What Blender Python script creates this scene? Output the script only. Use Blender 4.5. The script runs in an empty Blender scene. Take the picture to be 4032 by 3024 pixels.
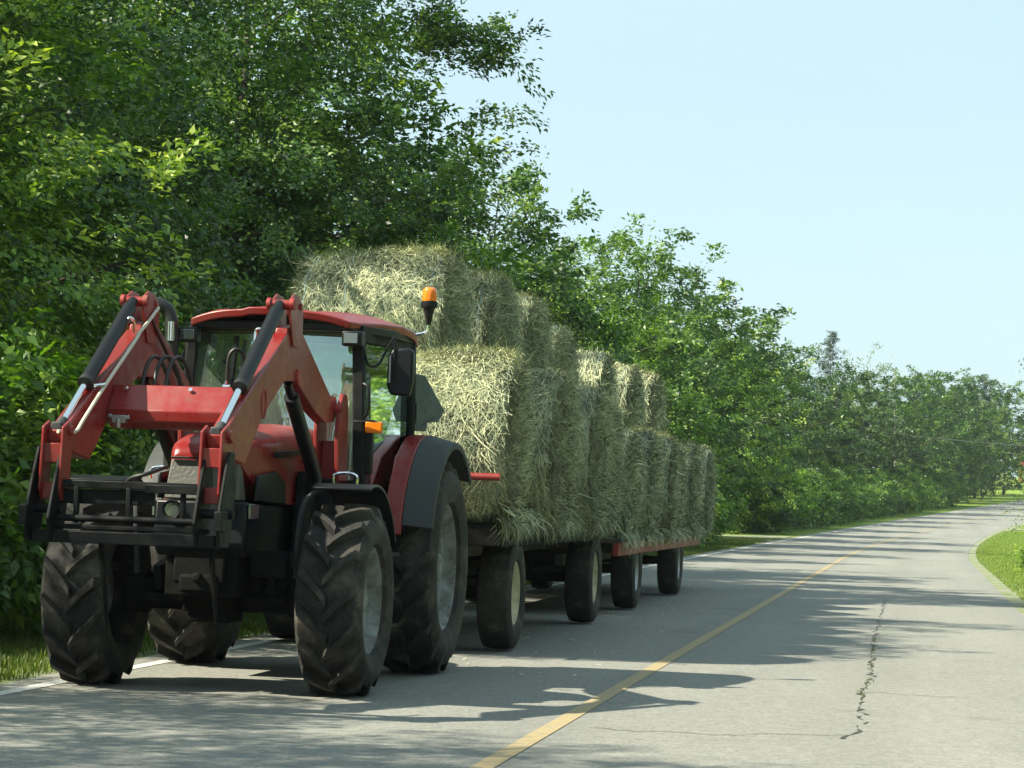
import bpy, math, random
import numpy as np
from mathutils import Vector, Matrix

random.seed(7)
R = math.radians
scene = bpy.context.scene
COL = scene.collection

# ------------------------------------------------------------------ materials
def new_mat(name):
    m = bpy.data.materials.new(name); m.use_nodes = True
    nt = m.node_tree
    return m, nt, nt.nodes['Principled BSDF'], nt.nodes['Material Output']

def nd(nt, t, **kw):
    n = nt.nodes.new(t)
    for k, v in kw.items():
        if k in n.inputs.keys(): n.inputs[k].default_value = v
        else: setattr(n, k, v)
    return n

def ramp(nt, fac, stops):
    r = nt.nodes.new('ShaderNodeValToRGB')
    e = r.color_ramp.elements
    while len(e) < len(stops): e.new(0.5)
    for i, (p, c) in enumerate(stops):
        e[i].position = p; e[i].color = (*c, 1)
    if fac is not None: nt.links.new(fac, r.inputs[0])
    return r.outputs[0]

def noise(nt, scale, detail=4, rough=.55, coord='Object', dist=0, stretch=None):
    tc = nt.nodes.new('ShaderNodeTexCoord')
    n = nt.nodes.new('ShaderNodeTexNoise')
    n.inputs['Scale'].default_value = scale; n.inputs['Detail'].default_value = detail
    n.inputs['Roughness'].default_value = rough; n.inputs['Distortion'].default_value = dist
    out = tc.outputs[coord]
    if stretch:
        mp = nt.nodes.new('ShaderNodeMapping'); mp.inputs['Scale'].default_value = stretch
        nt.links.new(out, mp.inputs[0]); out = mp.outputs[0]
    nt.links.new(out, n.inputs['Vector'])
    return n.outputs['Fac']

def mix(nt, fac, a, b, mode='MIX'):
    m = nt.nodes.new('ShaderNodeMix'); m.data_type = 'RGBA'; m.blend_type = mode
    for s, v in ((0, fac), (6, a), (7, b)):
        if isinstance(v, (int, float)): m.inputs[s].default_value = v
        elif isinstance(v, tuple): m.inputs[s].default_value = (*v, 1)
        else: nt.links.new(v, m.inputs[s])
    return m.outputs[2]

def bump(nt, bsdf, h, strength=.3, dist=.02):
    b = nt.nodes.new('ShaderNodeBump')
    b.inputs['Strength'].default_value = strength; b.inputs['Distance'].default_value = dist
    nt.links.new(h, b.inputs['Height']); nt.links.new(b.outputs[0], bsdf.inputs['Normal'])

def plain(name, col, rough=.5, metal=0, dirt=None, dirt_amt=.5, scale=6, spec=.5, bmp=0, dlo=.45, dhi=.7):
    m, nt, b, o = new_mat(name)
    b.inputs['Roughness'].default_value = rough; b.inputs['Metallic'].default_value = metal
    b.inputs['Specular IOR Level'].default_value = spec
    if dirt:
        f = noise(nt, scale, 6, .65)
        fr = ramp(nt, f, [(dlo, (0, 0, 0)), (dhi, (dirt_amt,)*3)])
        nt.links.new(mix(nt, fr, col, dirt), b.inputs['Base Color'])
        rr = ramp(nt, f, [(dlo, (rough,)*3), (dhi, (min(1, rough+.3),)*3)])
        nt.links.new(rr, b.inputs['Roughness'])
    else:
        b.inputs['Base Color'].default_value = (*col, 1)
    if bmp: bump(nt, b, noise(nt, 40, 3), bmp, .01)
    return m

M = {}
M['red'] = plain('red_paint', (.235, .015, .014), .3, dirt=(.15, .06, .045), dirt_amt=.45, scale=4.2, dlo=.42, dhi=.75)
def mk_red():
    m, nt, b, o = new_mat('tractor_red_paint')
    f = noise(nt, 4.2, 6, .65); g = noise(nt, 34, 3, .8); h = noise(nt, 1.6, 3, .5); k = noise(nt, 14, 2, .5, stretch=(1, 1, .12))
    c = mix(nt, ramp(nt, h, [(.35, (0,)*3), (.65, (1,)*3)]), (.21, .012, .012), (.265, .020, .018))
    c = mix(nt, ramp(nt, f, [(.42, (0,)*3), (.75, (.42,)*3)]), c, (.15, .065, .048))
    c = mix(nt, ramp(nt, k, [(.60, (0,)*3), (.75, (.30,)*3)]), c, (.12, .055, .04))
    c = mix(nt, ramp(nt, g, [(.66, (0,)*3), (.70, (.8,)*3)]), c, (.06, .035, .03))
    nt.links.new(c, b.inputs['Base Color'])
    nt.links.new(ramp(nt, f, [(.4, (.26,)*3), (.75, (.62,)*3)]), b.inputs['Roughness'])
    return m
M['red'] = mk_red()
M['red_old'] = plain('worn_red_paint', (.30, .02, .018), .5, dirt=(.18, .1, .07), dirt_amt=.6, scale=9)
M['black'] = plain('black_paint', (.006, .007, .008), .5, dirt=(.035, .034, .03), dirt_amt=.3, scale=8, spec=.18)
M['blacksat'] = plain('satin_black', (.007, .008, .010), .4, spec=.25)
M['greyplastic'] = plain('dark_grey_plastic', (.022, .026, .029), .6, dirt=(.10, .10, .085), dirt_amt=.35, scale=4, bmp=.08)
M['chassis'] = plain('chassis_iron', (.006, .006, .006), .75, dirt=(.026, .024, .02), dirt_amt=.5, scale=7, bmp=.2, spec=.1)
M['chrome'] = plain('chrome', (.85, .87, .9), .12, 1)
M['steel'] = plain('grey_steel', (.35, .35, .34), .4, .8)
M['pipe'] = plain('cream_pipe', (.55, .52, .42), .45)
M['cream'] = plain('cream_rim_paint', (.55, .5, .33), .5, dirt=(.15, .12, .08), dirt_amt=.6, scale=10)
M['rim'] = plain('silver_rim_paint', (.24, .26, .255), .5, dirt=(.09, .08, .06), dirt_amt=.8, scale=7, dlo=.38, dhi=.62)
M['wood'] = plain('weathered_wood', (.22, .17, .11), .8, dirt=(.1, .08, .06), dirt_amt=.6, scale=5)
M['darkwood'] = plain('dark_wood', (.055, .045, .032), .85, dirt=(.10, .085, .06), dirt_amt=.5, scale=6)
M['endwood'] = plain('cut_wood', (.5, .4, .24), .8)
M['seat'] = plain('seat_cloth', (.03, .035, .038), .85)
M['hose'] = plain('rubber_hose', (.012, .012, .012), .5)
M['mesh'] = plain('grille_mesh', (.10, .10, .09), .6, .2, bmp=.5)
M['bark'] = plain('bark', (.075, .06, .045), .9, dirt=(.16, .14, .11), dirt_amt=.6, scale=12, bmp=.4)
M['palebark'] = plain('pale_bark', (.35, .33, .28), .85, dirt=(.1, .09, .08), dirt_amt=.7, scale=10)
M['barn'] = plain('barn_boards', (.33, .05, .035), .8)
M['barnroof'] = plain('barn_roof', (.12, .12, .12), .7)
M['wire'] = plain('wire_metal', (.16, .18, .17), .7)

def mk_tyre():
    m, nt, b, o = new_mat('tyre_rubber')
    f = noise(nt, 5, 6, .65); g = noise(nt, 60, 2)
    c = ramp(nt, f, [(.40, (.012, .012, .012)), (.55, (.034, .032, .028)), (.70, (.115, .102, .08))])
    c2 = mix(nt, .25, c, ramp(nt, g, [(.4, (.014, .014, .014)), (.7, (.08, .074, .063))]))
    nt.links.new(c2, b.inputs['Base Color']); b.inputs['Roughness'].default_value = .75
    b.inputs['Specular IOR Level'].default_value = .3
    bump(nt, b, g, .25, .006); return m
M['tyre'] = mk_tyre()

def mk_glass(name, tint, refl, rough=.02):
    m, nt, b, o = new_mat(name)
    nt.nodes.remove(b)
    tr = nd(nt, 'ShaderNodeBsdfTransparent'); tr.inputs[0].default_value = (*tint, 1)
    gl = nd(nt, 'ShaderNodeBsdfGlossy'); gl.inputs['Roughness'].default_value = rough
    gl.inputs['Color'].default_value = (.9, 1, .97, 1)
    fr = nd(nt, 'ShaderNodeFresnel'); fr.inputs[0].default_value = 1.5
    ad = nd(nt, 'ShaderNodeMath', operation='ADD'); ad.inputs[1].default_value = refl; ad.use_clamp = True
    nt.links.new(fr.outputs[0], ad.inputs[0])
    mx = nd(nt, 'ShaderNodeMixShader')
    nt.links.new(ad.outputs[0], mx.inputs[0]); nt.links.new(tr.outputs[0], mx.inputs[1]); nt.links.new(gl.outputs[0], mx.inputs[2])
    nt.links.new(mx.outputs[0], o.inputs['Surface']); return m
M['windshield'] = mk_glass('windshield_glass', (.66, .80, .73), .26)
_nt = M['windshield'].node_tree; _o = _nt.nodes['Material Output']; _s = _o.inputs['Surface'].links[0].from_socket
_d = _nt.nodes.new('ShaderNodeBsdfDiffuse'); _d.inputs[0].default_value = (.34, .38, .35, 1); _m = _nt.nodes.new('ShaderNodeMixShader')
_nt.links.new(ramp(_nt, noise(_nt, 2.5, 4), [(.3, (.06,)*3), (.7, (.18,)*3)]), _m.inputs[0]); _nt.links.new(_s, _m.inputs[1]); _nt.links.new(_d.outputs[0], _m.inputs[2]); _nt.links.new(_m.outputs[0], _o.inputs['Surface'])
M['sideglass'] = mk_glass('green_side_glass', (.5, .72, .5), .02)
M['smoked'] = plain('dusty_smoked_glass', (.10, .125, .125), .25, dirt=(.16, .17, .16), dirt_amt=.5)
M['mirrorglass'] = plain('mirror_glass', (.8, .82, .84), .03, 1)
M['lampglass'] = plain('lamp_glass', (.20, .22, .215), .1, .7)

def mk_amber():
    m, nt, b, o = new_mat('amber_lens')
    b.inputs['Base Color'].default_value = (.9, .22, .01, 1); b.inputs['Roughness'].default_value = .15
    b.inputs['Subsurface Weight'].default_value = .3; b.inputs['Subsurface Radius'].default_value = (.05, .02, .005)
    b.inputs['Coat Weight'].default_value = .5
    return m
M['amber'] = mk_amber()

def mk_leaf(name, stops, trans=.26, spec=.5):
    m, nt, b, o = new_mat(name)
    at = nd(nt, 'ShaderNodeAttribute', attribute_name='tint')
    oi = nd(nt, 'ShaderNodeObjectInfo')
    ml = nd(nt, 'ShaderNodeMath', operation='MULTIPLY_ADD'); ml.inputs[1].default_value = .22; ml.inputs[2].default_value = -.11
    nt.links.new(oi.outputs['Random'], ml.inputs[0])
    ad = nd(nt, 'ShaderNodeMath', operation='ADD'); ad.use_clamp = True
    nt.links.new(at.outputs['Fac'], ad.inputs[0]); nt.links.new(ml.outputs[0], ad.inputs[1])
    c = ramp(nt, ad.outputs[0], stops)
    nt.links.new(c, b.inputs['Base Color'])
    b.inputs['Roughness'].default_value = .45; b.inputs['Specular IOR Level'].default_value = spec
    tl = nd(nt, 'ShaderNodeBsdfTranslucent')
    nt.links.new(mix(nt, 1.0, c, (1.7, 1.9, .5), 'MULTIPLY'), tl.inputs[0])
    mx = nd(nt, 'ShaderNodeMixShader'); mx.inputs[0].default_value = trans
    nt.links.new(b.outputs[0], mx.inputs[1]); nt.links.new(tl.outputs[0], mx.inputs[2])
    nt.links.new(mx.outputs[0], o.inputs['Surface']); return m
M['leaf'] = mk_leaf('broad_leaf', [(0, (0.020, 0.055, 0.014)), (.40, (0.076, 0.159, 0.025)), (.72, (0.189, 0.305, 0.044)), (1, (0.405, 0.488, 0.103))])
M['leaf_dark'] = mk_leaf('dark_leaf', [(0, (0.017, 0.048, 0.016)), (.45, (0.053, 0.120, 0.025)), (.8, (0.126, 0.219, 0.040)), (1, (0.252, 0.338, 0.072))])
M['leaf_far'] = mk_leaf('far_leaf', [(0, (.013, .038, .013)), (.45, (.042, .094, .021)), (.8, (.098, .17, .034)), (1, (.19, .25, .07))])
M['leaf_bright'] = mk_leaf('bright_leaf', [(0, (0.042, 0.106, 0.015)), (.5, (0.120, 0.230, 0.029)), (1, (0.288, 0.392, 0.077))], .32)
M['leaf_pale'] = mk_leaf('pale_leaf', [(0, (.05, .09, .03)), (.5, (.11, .17, .06)), (1, (.25, .3, .14))], .32)
M['needle'] = mk_leaf('conifer_needle', [(0, (.010, .030, .016)), (.6, (.026, .06, .030)), (1, (.09, .09, .045))], .1)
M['lawn'] = mk_leaf('mown_blade', [(0, (.08, .12, .03)), (.5, (.165, .235, .055)), (1, (.30, .34, .11))], .35, .2)
M['blade'] = mk_leaf('grass_blade', [(0, (.03, .055, .010)), (.5, (.07, .11, .02)), (.85, (.14, .17, .04)), (1, (.24, .22, .10))], .3, .3)

def mk_hay(name, stops):
    m, nt, b, o = new_mat(name)
    at = nd(nt, 'ShaderNodeAttribute', attribute_name='tint')
    n = noise(nt, 2.5, 4, .6)
    ml = nd(nt, 'ShaderNodeMath', operation='MULTIPLY_ADD'); ml.inputs[1].default_value = .9; ml.inputs[2].default_value = -.45
    nt.links.new(n, ml.inputs[0])
    ad = nd(nt, 'ShaderNodeMath', operation='ADD'); ad.use_clamp = True
    nt.links.new(at.outputs['Fac'], ad.inputs[0]); nt.links.new(ml.outputs[0], ad.inputs[1])
    c = ramp(nt, ad.outputs[0], stops)
    nt.links.new(c, b.inputs['Base Color']); b.inputs['Roughness'].default_value = .6
    b.inputs['Specular IOR Level'].default_value = .25
    bump(nt, b, noise(nt, 70, 3, .6, stretch=(1, .35, .35)), .6, .02)
    return m
M['hay'] = mk_hay('dry_hay', [(0, (.09, .085, .045)), (.20, (.22, .24, .145)), (.48, (.42, .465, .30)), (.8, (.72, .72, .41)), (1, (.90, .86, .52))])
M['net'] = plain('net_wrap', (.20, .30, .29), .6)

# ground materials
def mk_asphalt():
    m, nt, b, o = new_mat('old_asphalt')
    tc = nd(nt, 'ShaderNodeTexCoord')
    vo = nd(nt, 'ShaderNodeTexVoronoi'); vo.inputs['Scale'].default_value = 62; nt.links.new(tc.outputs['Object'], vo.inputs['Vector'])
    sp = nd(nt, 'ShaderNodeSeparateColor'); nt.links.new(vo.outputs['Color'], sp.inputs[0])
    f = noise(nt, 30, 4, .75); g = noise(nt, .45, 6, .62, stretch=(1, .22, 1)); h = noise(nt, 9, 5, .72); st = noise(nt, .9, 5, .6)
    c = ramp(nt, sp.outputs[0], [(.05, (.115, .112, .102)), (.35, (.235, .23, .205)), (.7, (.33, .32, .285)), (.97, (.56, .545, .49))])
    c = mix(nt, .42, c, ramp(nt, f, [(.34, (.10, .10, .09)), (.5, (.27, .265, .235)), (.66, (.46, .45, .40))]))
    c = mix(nt, .45, c, ramp(nt, g, [(.32, (.19, .188, .175)), (.5, (.28, .273, .245)), (.68, (.37, .355, .315))]))
    c = mix(nt, .25, c, ramp(nt, h, [(.34, (.13, .13, .118)), (.64, (.39, .38, .34))]))
    c = mix(nt, ramp(nt, st, [(.60, (0,)*3), (.72, (.35,)*3)]), c, (.14, .138, .13))
    # darker, polished wheel tracks along the lanes
    sx = nd(nt, 'ShaderNodeSeparateXYZ'); nt.links.new(tc.outputs['Object'], sx.inputs[0])
    mm = nd(nt, 'ShaderNodeMath', operation='MULTIPLY_ADD'); mm.inputs[1].default_value = 3.49; mm.inputs[2].default_value = 2.9; nt.links.new(sx.outputs[0], mm.inputs[0])
    sn = nd(nt, 'ShaderNodeMath', operation='SINE'); nt.links.new(mm.outputs[0], sn.inputs[0])
    c = mix(nt, ramp(nt, sn.outputs[0], [(.1, (0,)*3), (1, (.16,)*3)]), c, (.17, .168, .158))
    nt.links.new(mix(nt, 1.0, c, (.82, .84, .845), 'MULTIPLY'), b.inputs['Base Color'])
    b.inputs['Roughness'].default_value = .9; b.inputs['Specular IOR Level'].default_value = .2
    bump(nt, b, f, .6, .008); return m
M['asphalt'] = mk_asphalt()
def mk_paint(name, col, worn, lo, hi):
    m, nt, b, o = new_mat(name)
    f = noise(nt, 22, 6, .75); 
    nt.links.new(mix(nt, ramp(nt, f, [(lo, (0,)*3), (hi, (1,)*3)]), col, worn), b.inputs['Base Color'])
    b.inputs['Roughness'].default_value = .8; bump(nt, b, noise(nt, 55, 3), .4, .005); return m
M['yellow'] = mk_paint('worn_yellow_paint', (.43, .29, .105), (.27, .24, .165), .33, .60)
M['white'] = mk_paint('white_road_paint', (.60, .60, .57), (.34, .335, .31), .46, .7)
def mk_soil():
    m, nt, b, o = new_mat('verge_soil')
    f = noise(nt, 1.3, 6, .65); g = noise(nt, 30, 4, .7)
    c = ramp(nt, f, [(.3, (.12, .20, .035)), (.5, (.20, .31, .05)), (.7, (.30, .36, .09))])
    c = mix(nt, .4, c, ramp(nt, g, [(.35, (.09, .13, .03)), (.65, (.30, .38, .08))]))
    nt.links.new(c, b.inputs['Base Color']); b.inputs['Roughness'].default_value = 1
    b.inputs['Specular IOR Level'].default_value = .1
    bump(nt, b, g, .8, .04); return m
M['soil'] = mk_soil()
def mk_gravel():
    m, nt, b, o = new_mat('shoulder_gravel')
    g = noise(nt, 22, 5, .8); f = noise(nt, 1.2, 4)
    c = ramp(nt, g, [(.3, (.11, .105, .08)), (.5, (.27, .26, .21)), (.7, (.48, .46, .40))])
    c = mix(nt, ramp(nt, f, [(.40, (0,)*3), (.55, (.75,)*3)]), c, (.15, .21, .05))
    nt.links.new(c, b.inputs['Base Color']); b.inputs['Roughness'].default_value = .95
    bump(nt, b, g, .8, .03); return m
M['gravel'] = mk_gravel()

# ------------------------------------------------------------------ mesh helpers
def shade(me, angle=38):
    me.shade_smooth()
    try: me.set_sharp_from_angle(angle=R(angle))
    except Exception: pass

class MB:
    def __init__(s): s.v, s.f = [], []
    def add(s, vs, fs):
        o = len(s.v); s.v += [tuple(x) for x in vs]; s.f += [tuple(i+o for i in f) for f in fs]; return s
    def box(s, c, size, rot=None):
        hx, hy, hz = (q/2 for q in size)
        vs = [Vector((x, y, z)) for x in (-hx, hx) for y in (-hy, hy) for z in (-hz, hz)]
        if rot is not None: vs = [rot @ v for v in vs]
        c = Vector(c)
        return s.add([v+c for v in vs], [(0,1,3,2), (4,6,7,5), (0,4,5,1), (2,3,7,6), (0,2,6,4), (1,5,7,3)])
    def bar(s, p0, p1, w, h, up=(0, 0, 1)):
        p0, p1 = Vector(p0), Vector(p1); d = (p1-p0); L = d.length; d.normalize()
        u = Vector(up); a = d.cross(u)
        if a.length < 1e-4: a = d.cross(Vector((1, 0, 0)))
        a.normalize(); b = a.cross(d)
        rot = Matrix((a, d, b)).transposed()
        return s.box((p0+p1)/2, (w, L, h), rot)
    def prism(s, pts, x0, x1, axis='x'):
        # polygon in the (y,z) plane extruded along x, or (x,z) along y, or (x,y) along z
        def P(a, b, t): return {'x': (t, a, b), 'y': (a, t, b), 'z': (a, b, t)}[axis]
        n = len(pts)
        vs = [P(a, b, x0) for a, b in pts] + [P(a, b, x1) for a, b in pts]
        fs = [tuple(range(n))[::-1], tuple(range(n, 2*n))] + [(i, (i+1) % n, (i+1) % n + n, i+n) for i in range(n)]
        return s.add(vs, fs)
    def tube(s, path, rad, n=10, cap=True):
        path = [Vector(p) for p in path]
        if not isinstance(rad, (list, tuple)): rad = [rad]*len(path)
        prev = None; vs = []
        for i, p in enumerate(path):
            d = (path[min(i+1, len(path)-1)] - path[max(i-1, 0)]).normalized()
            if prev is None:
                a = d.cross(Vector((0, 0, 1)))
                if a.length < .05: a = d.cross(Vector((1, 0, 0)))
            else: a = prev - d*prev.dot(d)
            a.normalize(); prev = a; b = d.cross(a)
            for k in range(n):
                t = 2*math.pi*k/n
                vs.append(p + (a*math.cos(t) + b*math.sin(t))*rad[i])
        fs = []
        for i in range(len(path)-1):
            for k in range(n):
                k2 = (k+1) % n
                fs.append((i*n+k, i*n+k2, (i+1)*n+k2, (i+1)*n+k))
        if cap: fs += [tuple(range(n))[::-1], tuple(range((len(path)-1)*n, len(path)*n))]
        return s.add(vs, fs)
    def cyl(s, p0, p1, r, n=16): return s.tube([p0, p1], r, n)
    def lathe(s, prof, c=(0, 0, 0), n=32, axis='x', closed=False):
        vs, fs = [], []; m = len(prof)
        for k in range(n):
            t = 2*math.pi*k/n; ct, st = math.cos(t), math.sin(t)
            for a, r in prof:
                if axis == 'x': vs.append((c[0]+a, c[1]+r*ct, c[2]+r*st))
                else: vs.append((c[0]+r*ct, c[1]+r*st, c[2]+a))
        for k in range(n):
            k2 = (k+1) % n
            for i in range(m if closed else m-1):
                j = (i+1) % m
                fs.append((k*m+i, k*m+j, k2*m+j, k2*m+i))
        return s.add(vs, fs)
    def build(s, name, mat, parent=None, bevel=0, smooth=38, loc=None):
        me = bpy.data.meshes.new(name); me.from_pydata(s.v, [], s.f); me.update()
        import bmesh
        bm = bmesh.new(); bm.from_mesh(me); bmesh.ops.recalc_face_normals(bm, faces=bm.faces); bm.to_mesh(me); bm.free()
        shade(me, smooth)
        me.materials.append(mat)
        o = bpy.data.objects.new(name, me); COL.objects.link(o)
        if parent: o.parent = parent
        if loc: o.location = loc
        if bevel:
            b = o.modifiers.new('bevel', 'BEVEL'); b.width = bevel; b.segments = 2; b.limit_method = 'ANGLE'; b.angle_limit = R(40)
        return o

def smooth_path(pts, n=6):
    pts = [Vector(p) for p in pts]; out = []
    P = [pts[0]] + pts + [pts[-1]]
    for i in range(1, len(P)-2):
        for k in range(n):
            t = k/n; a, b, c, d = P[i-1], P[i], P[i+1], P[i+2]
            out.append(.5*((2*b) + (c-a)*t + (2*a-5*b+4*c-d)*t*t + (3*b-a-3*c+d)*t**3))
    out.append(pts[-1]); return out

def tag(o, label=None, cat=None, group=None, kind=None):
    if label: o['label'] = label
    if cat: o['category'] = cat
    if group: o['group'] = group
    if kind: o['kind'] = kind
    return o
def thing(name, label, cat, loc=(0, 0, 0), group=None):
    o = bpy.data.objects.new(name, None); o.empty_display_size = .3; COL.objects.link(o)
    o.location = loc; return tag(o, label, cat, group)
def copy_tree(o, parent=None):
    c = o.copy(); COL.objects.link(c); c.parent = parent
    for ch in list(o.children): copy_tree(ch, c)
    return c

def np_mesh(name, V, F4, tint=None, mats=(), smooth=False, F3=None):
    """V (n,3); F4 (m,4) quads, F3 triangles; tint per face"""
    me = bpy.data.meshes.new(name)
    V = np.asarray(V, np.float32); me.vertices.add(len(V)); me.vertices.foreach_set('co', V.ravel())
    F4 = np.asarray(F4, np.int32).reshape(-1, 4)
    F3 = np.zeros((0, 3), np.int32) if F3 is None else np.asarray(F3, np.int32).reshape(-1, 3)
    idx = np.concatenate([F4.ravel(), F3.ravel()])
    me.loops.add(len(idx)); me.loops.foreach_set('vertex_index', idx)
    st = np.concatenate([np.arange(len(F4))*4, len(F4)*4 + np.arange(len(F3))*3]).astype(np.int32)
    me.polygons.add(len(st)); me.polygons.foreach_set('loop_start', st)
    if smooth: me.polygons.foreach_set('use_smooth', np.ones(len(st), bool))
    me.update(calc_edges=True)
    if tint is not None:
        a = me.attributes.new('tint', 'FLOAT', 'FACE'); a.data.foreach_set('value', np.asarray(tint, np.float32))
    for m in mats: me.materials.append(m)
    return me

def norm(a): return a/np.maximum(np.linalg.norm(a, axis=-1, keepdims=True), 1e-9)

# ------------------------------------------------------------------ layout of the road
def zc(y): return np.where(y > 70, 1.0e-4*(np.minimum(y, 320)-70)**2 + np.maximum(y-320, 0)*.004, 0.0)
def xc(y): return 5.23e-4*np.maximum(0, y-68)**2
YS = np.concatenate([np.arange(-30, 60, 3.0), np.arange(60, 322, 2.0)])

def strip(name, x0, x1, dz, mat, y0=-30, y1=320, nx=2, cat=None):
    ys = YS[(YS >= y0) & (YS <= y1)]
    if callable(x0): a = np.array([x0(y) for y in ys]); b = np.array([x1(y) for y in ys])
    else: a = np.full(len(ys), x0); b = np.full(len(ys), x1)
    V = []
    for t in np.linspace(0, 1, nx): V.append(np.stack([xc(ys)+a*(1-t)+b*t, ys, zc(ys)+dz], -1))
    V = np.stack(V, 1).reshape(-1, 3); F = []
    for i in range(len(ys)-1):
        for j in range(nx-1): q = i*nx+j; F.append((q, q+1, q+nx+1, q+nx))
    me = np_mesh(name, V, F, mats=(mat,), smooth=True)
    o = bpy.data.objects.new(name, me); COL.objects.link(o); return tag(o, kind='structure')

# ground sheet, follows the gentle rise; lies a little under the road
gy = np.concatenate([[-900, -300, -100, -40], np.arange(-30, 300, 3.0), [303, 306, 309, 312, 315, 318, 321, 324, 360, 420, 600, 1000, 2500]])
gx = np.concatenate([[-2500, -800, -200, -60, -30], np.arange(-20, 40, 4.0), [60, 150, 500, 2500]])
GX, GY = np.meshgrid(gx, gy)
GZ = zc(GY) - .02
V = np.stack([GX, GY, GZ], -1).reshape(-1, 3); nx = len(gx)
F = [(i*nx+j, i*nx+j+1, (i+1)*nx+j+1, (i+1)*nx+j) for i in range(len(gy)-1) for j in range(nx-1)]
g = bpy.data.objects.new('ground', np_mesh('ground', V, F, mats=(M['soil'],), smooth=True)); COL.objects.link(g); tag(g, kind='structure')
strip('road', -6.12, 1.45, 0, M['asphalt'], nx=8)
def wob(a, amp, s): return lambda y: a + amp*(math.sin(y*1.7+s)*.5 + math.sin(y*4.3+s*2)*.3 + math.sin(y*.6+s*3)*.6)
YS_keep = YS; YS = np.arange(-30, 321, .5)
strip('gravel_shoulder', lambda y: 1.40, wob(1.92, .16, 1), -.006, M['gravel'])
strip('gravel_shoulder', wob(-6.32, .06, 2), lambda y: -6.05, -.006, M['gravel'])
YS = YS_keep
strip('edge_line', -5.90, -5.78, .004, M['white'])
strip('centre_line', -2.235, -2.115, .004, M['yellow'])
# driveways
def patch(name, pts, mat, dz=.0):
    V = [(x, y, float(zc(np.array(y)))+dz) for x, y in pts]
    me = bpy.data.meshes.new(name); me.from_pydata(V, [], [tuple(range(len(V)))]); me.materials.append(mat)
    o = bpy.data.objects.new(name, me); COL.objects.link(o); return tag(o, kind='structure')
patch('driveway', [(-6.0+.2, 97), (-5.9+.4, 110), (-9, 107), (-16, 107), (-16, 102), (-9, 100)], M['gravel'], -.003)
patch('driveway', [(5.0, 146), (14, 145.5), (14, 149.5), (5.2, 149.8)], M['gravel'], .01)

# crack with a little grass growing in it
ck = [(-.41, 15.3), (-.36, 15.87), (-.34, 16.59), (-.37, 17.76), (-.40, 19.09), (-.36, 21.28), (-.43, 23.95), (-.46, 28.5), (-.5, 34.3), (-.5, 39.9)]
rng = np.random.default_rng(5)
mb = MB(); pts = []
for i in range(len(ck)-1):
    n = max(4, int((ck[i+1][1]-ck[i][1])*7))
    for k in range(n):
        t = k/n; pts.append((ck[i][0]*(1-t)+ck[i+1][0]*t + rng.normal(0, .022), ck[i][1]*(1-t)+ck[i+1][1]*t))
w = np.abs(rng.normal(.0045, .006, len(pts)))+.0015
for i in range(len(pts)-1):
    (x0, y0), (x1, y1) = pts[i], pts[i+1]
    if rng.random() < .16: continue
    if rng.random() < .12:
        dx = rng.choice([-1, 1])*rng.uniform(.05, .16); dy = rng.normal(0, .12)
        mb.add([(x0, y0-.003, .0034), (x0+dx, y0+dy, .0034), (x0, y0+.006, .0034)], [(0, 1, 2)])
    mb.add([(x0-w[i], y0, .0035), (x0+w[i], y0, .0035), (x1+w[i+1], y1, .0035), (x1-w[i+1], y1, .0035)], [(0, 1, 2, 3)])
for k in range(3):
    y = [15.5, 19.3, 33][k]; x = -.4; d = -1 if k == 0 else 1
    for j in range(26 if k == 0 else 12):
        x2 = x + d*.06; y2 = y + rng.normal(0, .05)
        mb.add([(x, y-.008, .0035), (x2, y2-.006, .0035), (x2, y2+.006, .0035), (x, y+.008, .0035)], [(0, 1, 2, 3)]); x, y = x2, y2
M['tar'] = plain('crack_dirt', (.045, .045, .034), .95)
tag(mb.build('road_crack', M['tar']), kind='structure')
for (cx_, cy_) in ((.9, 13.6), (-1.0, 21.5)): pass

# ------------------------------------------------------------------ grass
def blades(name, n, xs, ys, h0, h1, w, seed, mat=M['blade'], lean=.5):
    r = np.random.default_rng(seed)
    x = r.uniform(*xs, n) if not callable(xs) else xs(r, n)
    y = ys(r, n) if callable(ys) else r.uniform(*ys, n)
    x = x + xc(y); z = zc(y) - .02
    h = r.uniform(h0, h1, n); a = r.uniform(0, 2*np.pi, n); ln = r.uniform(0, lean, n)*h
    P = np.stack([x, y, z], -1); D = np.stack([np.cos(a), np.sin(a), 0*a], -1); S = np.stack([-np.sin(a), np.cos(a), 0*a], -1)*(w/2)
    U = np.array([0, 0, 1.0])
    ww = r.uniform(.7, 1.3, n)[:, None]
    v0 = P - S*ww; v1 = P + S*ww; m = P + D*(ln*.35)[:, None] + U*(h*.6)[:, None]; tp = P + D*ln[:, None] + U*h[:, None]
    v2 = m + S*ww*.7; v3 = m - S*ww*.7; v4 = tp
    V = np.stack([v0, v1, v2, v3, v4], 1).reshape(-1, 3); b = np.arange(n)*5
    F4 = np.stack([b, b+1, b+2, b+3], -1); F3 = np.stack([b+3, b+2, b+4], -1)
    t = np.clip(r.normal(.5, .22, n), 0, 1)
    me = np_mesh(name, V, F4, np.concatenate([t, t]), (mat,), F3=F3)
    o = bpy.data.objects.new(name, me); COL.objects.link(o); return tag(o, kind='stuff')
tag(blades('verge_grass', 90000, (-8.6, -6.16), lambda r, n: 13+ (r.random(n)**1.7)*90, .02, .09, .011, 1), 'short grass along the verge between the white line and the trees', 'grass')
def rx(r, n): return 1.70 + np.abs(r.normal(0, 1, n))*1.6
tag(blades('lawn_grass', 90000, rx, lambda r, n: 12 + (r.random(n)**1.4)*130, .03, .08, .014, 2, M['lawn']), 'sunlit mown grass right of the gravel shoulder', 'grass')
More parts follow.
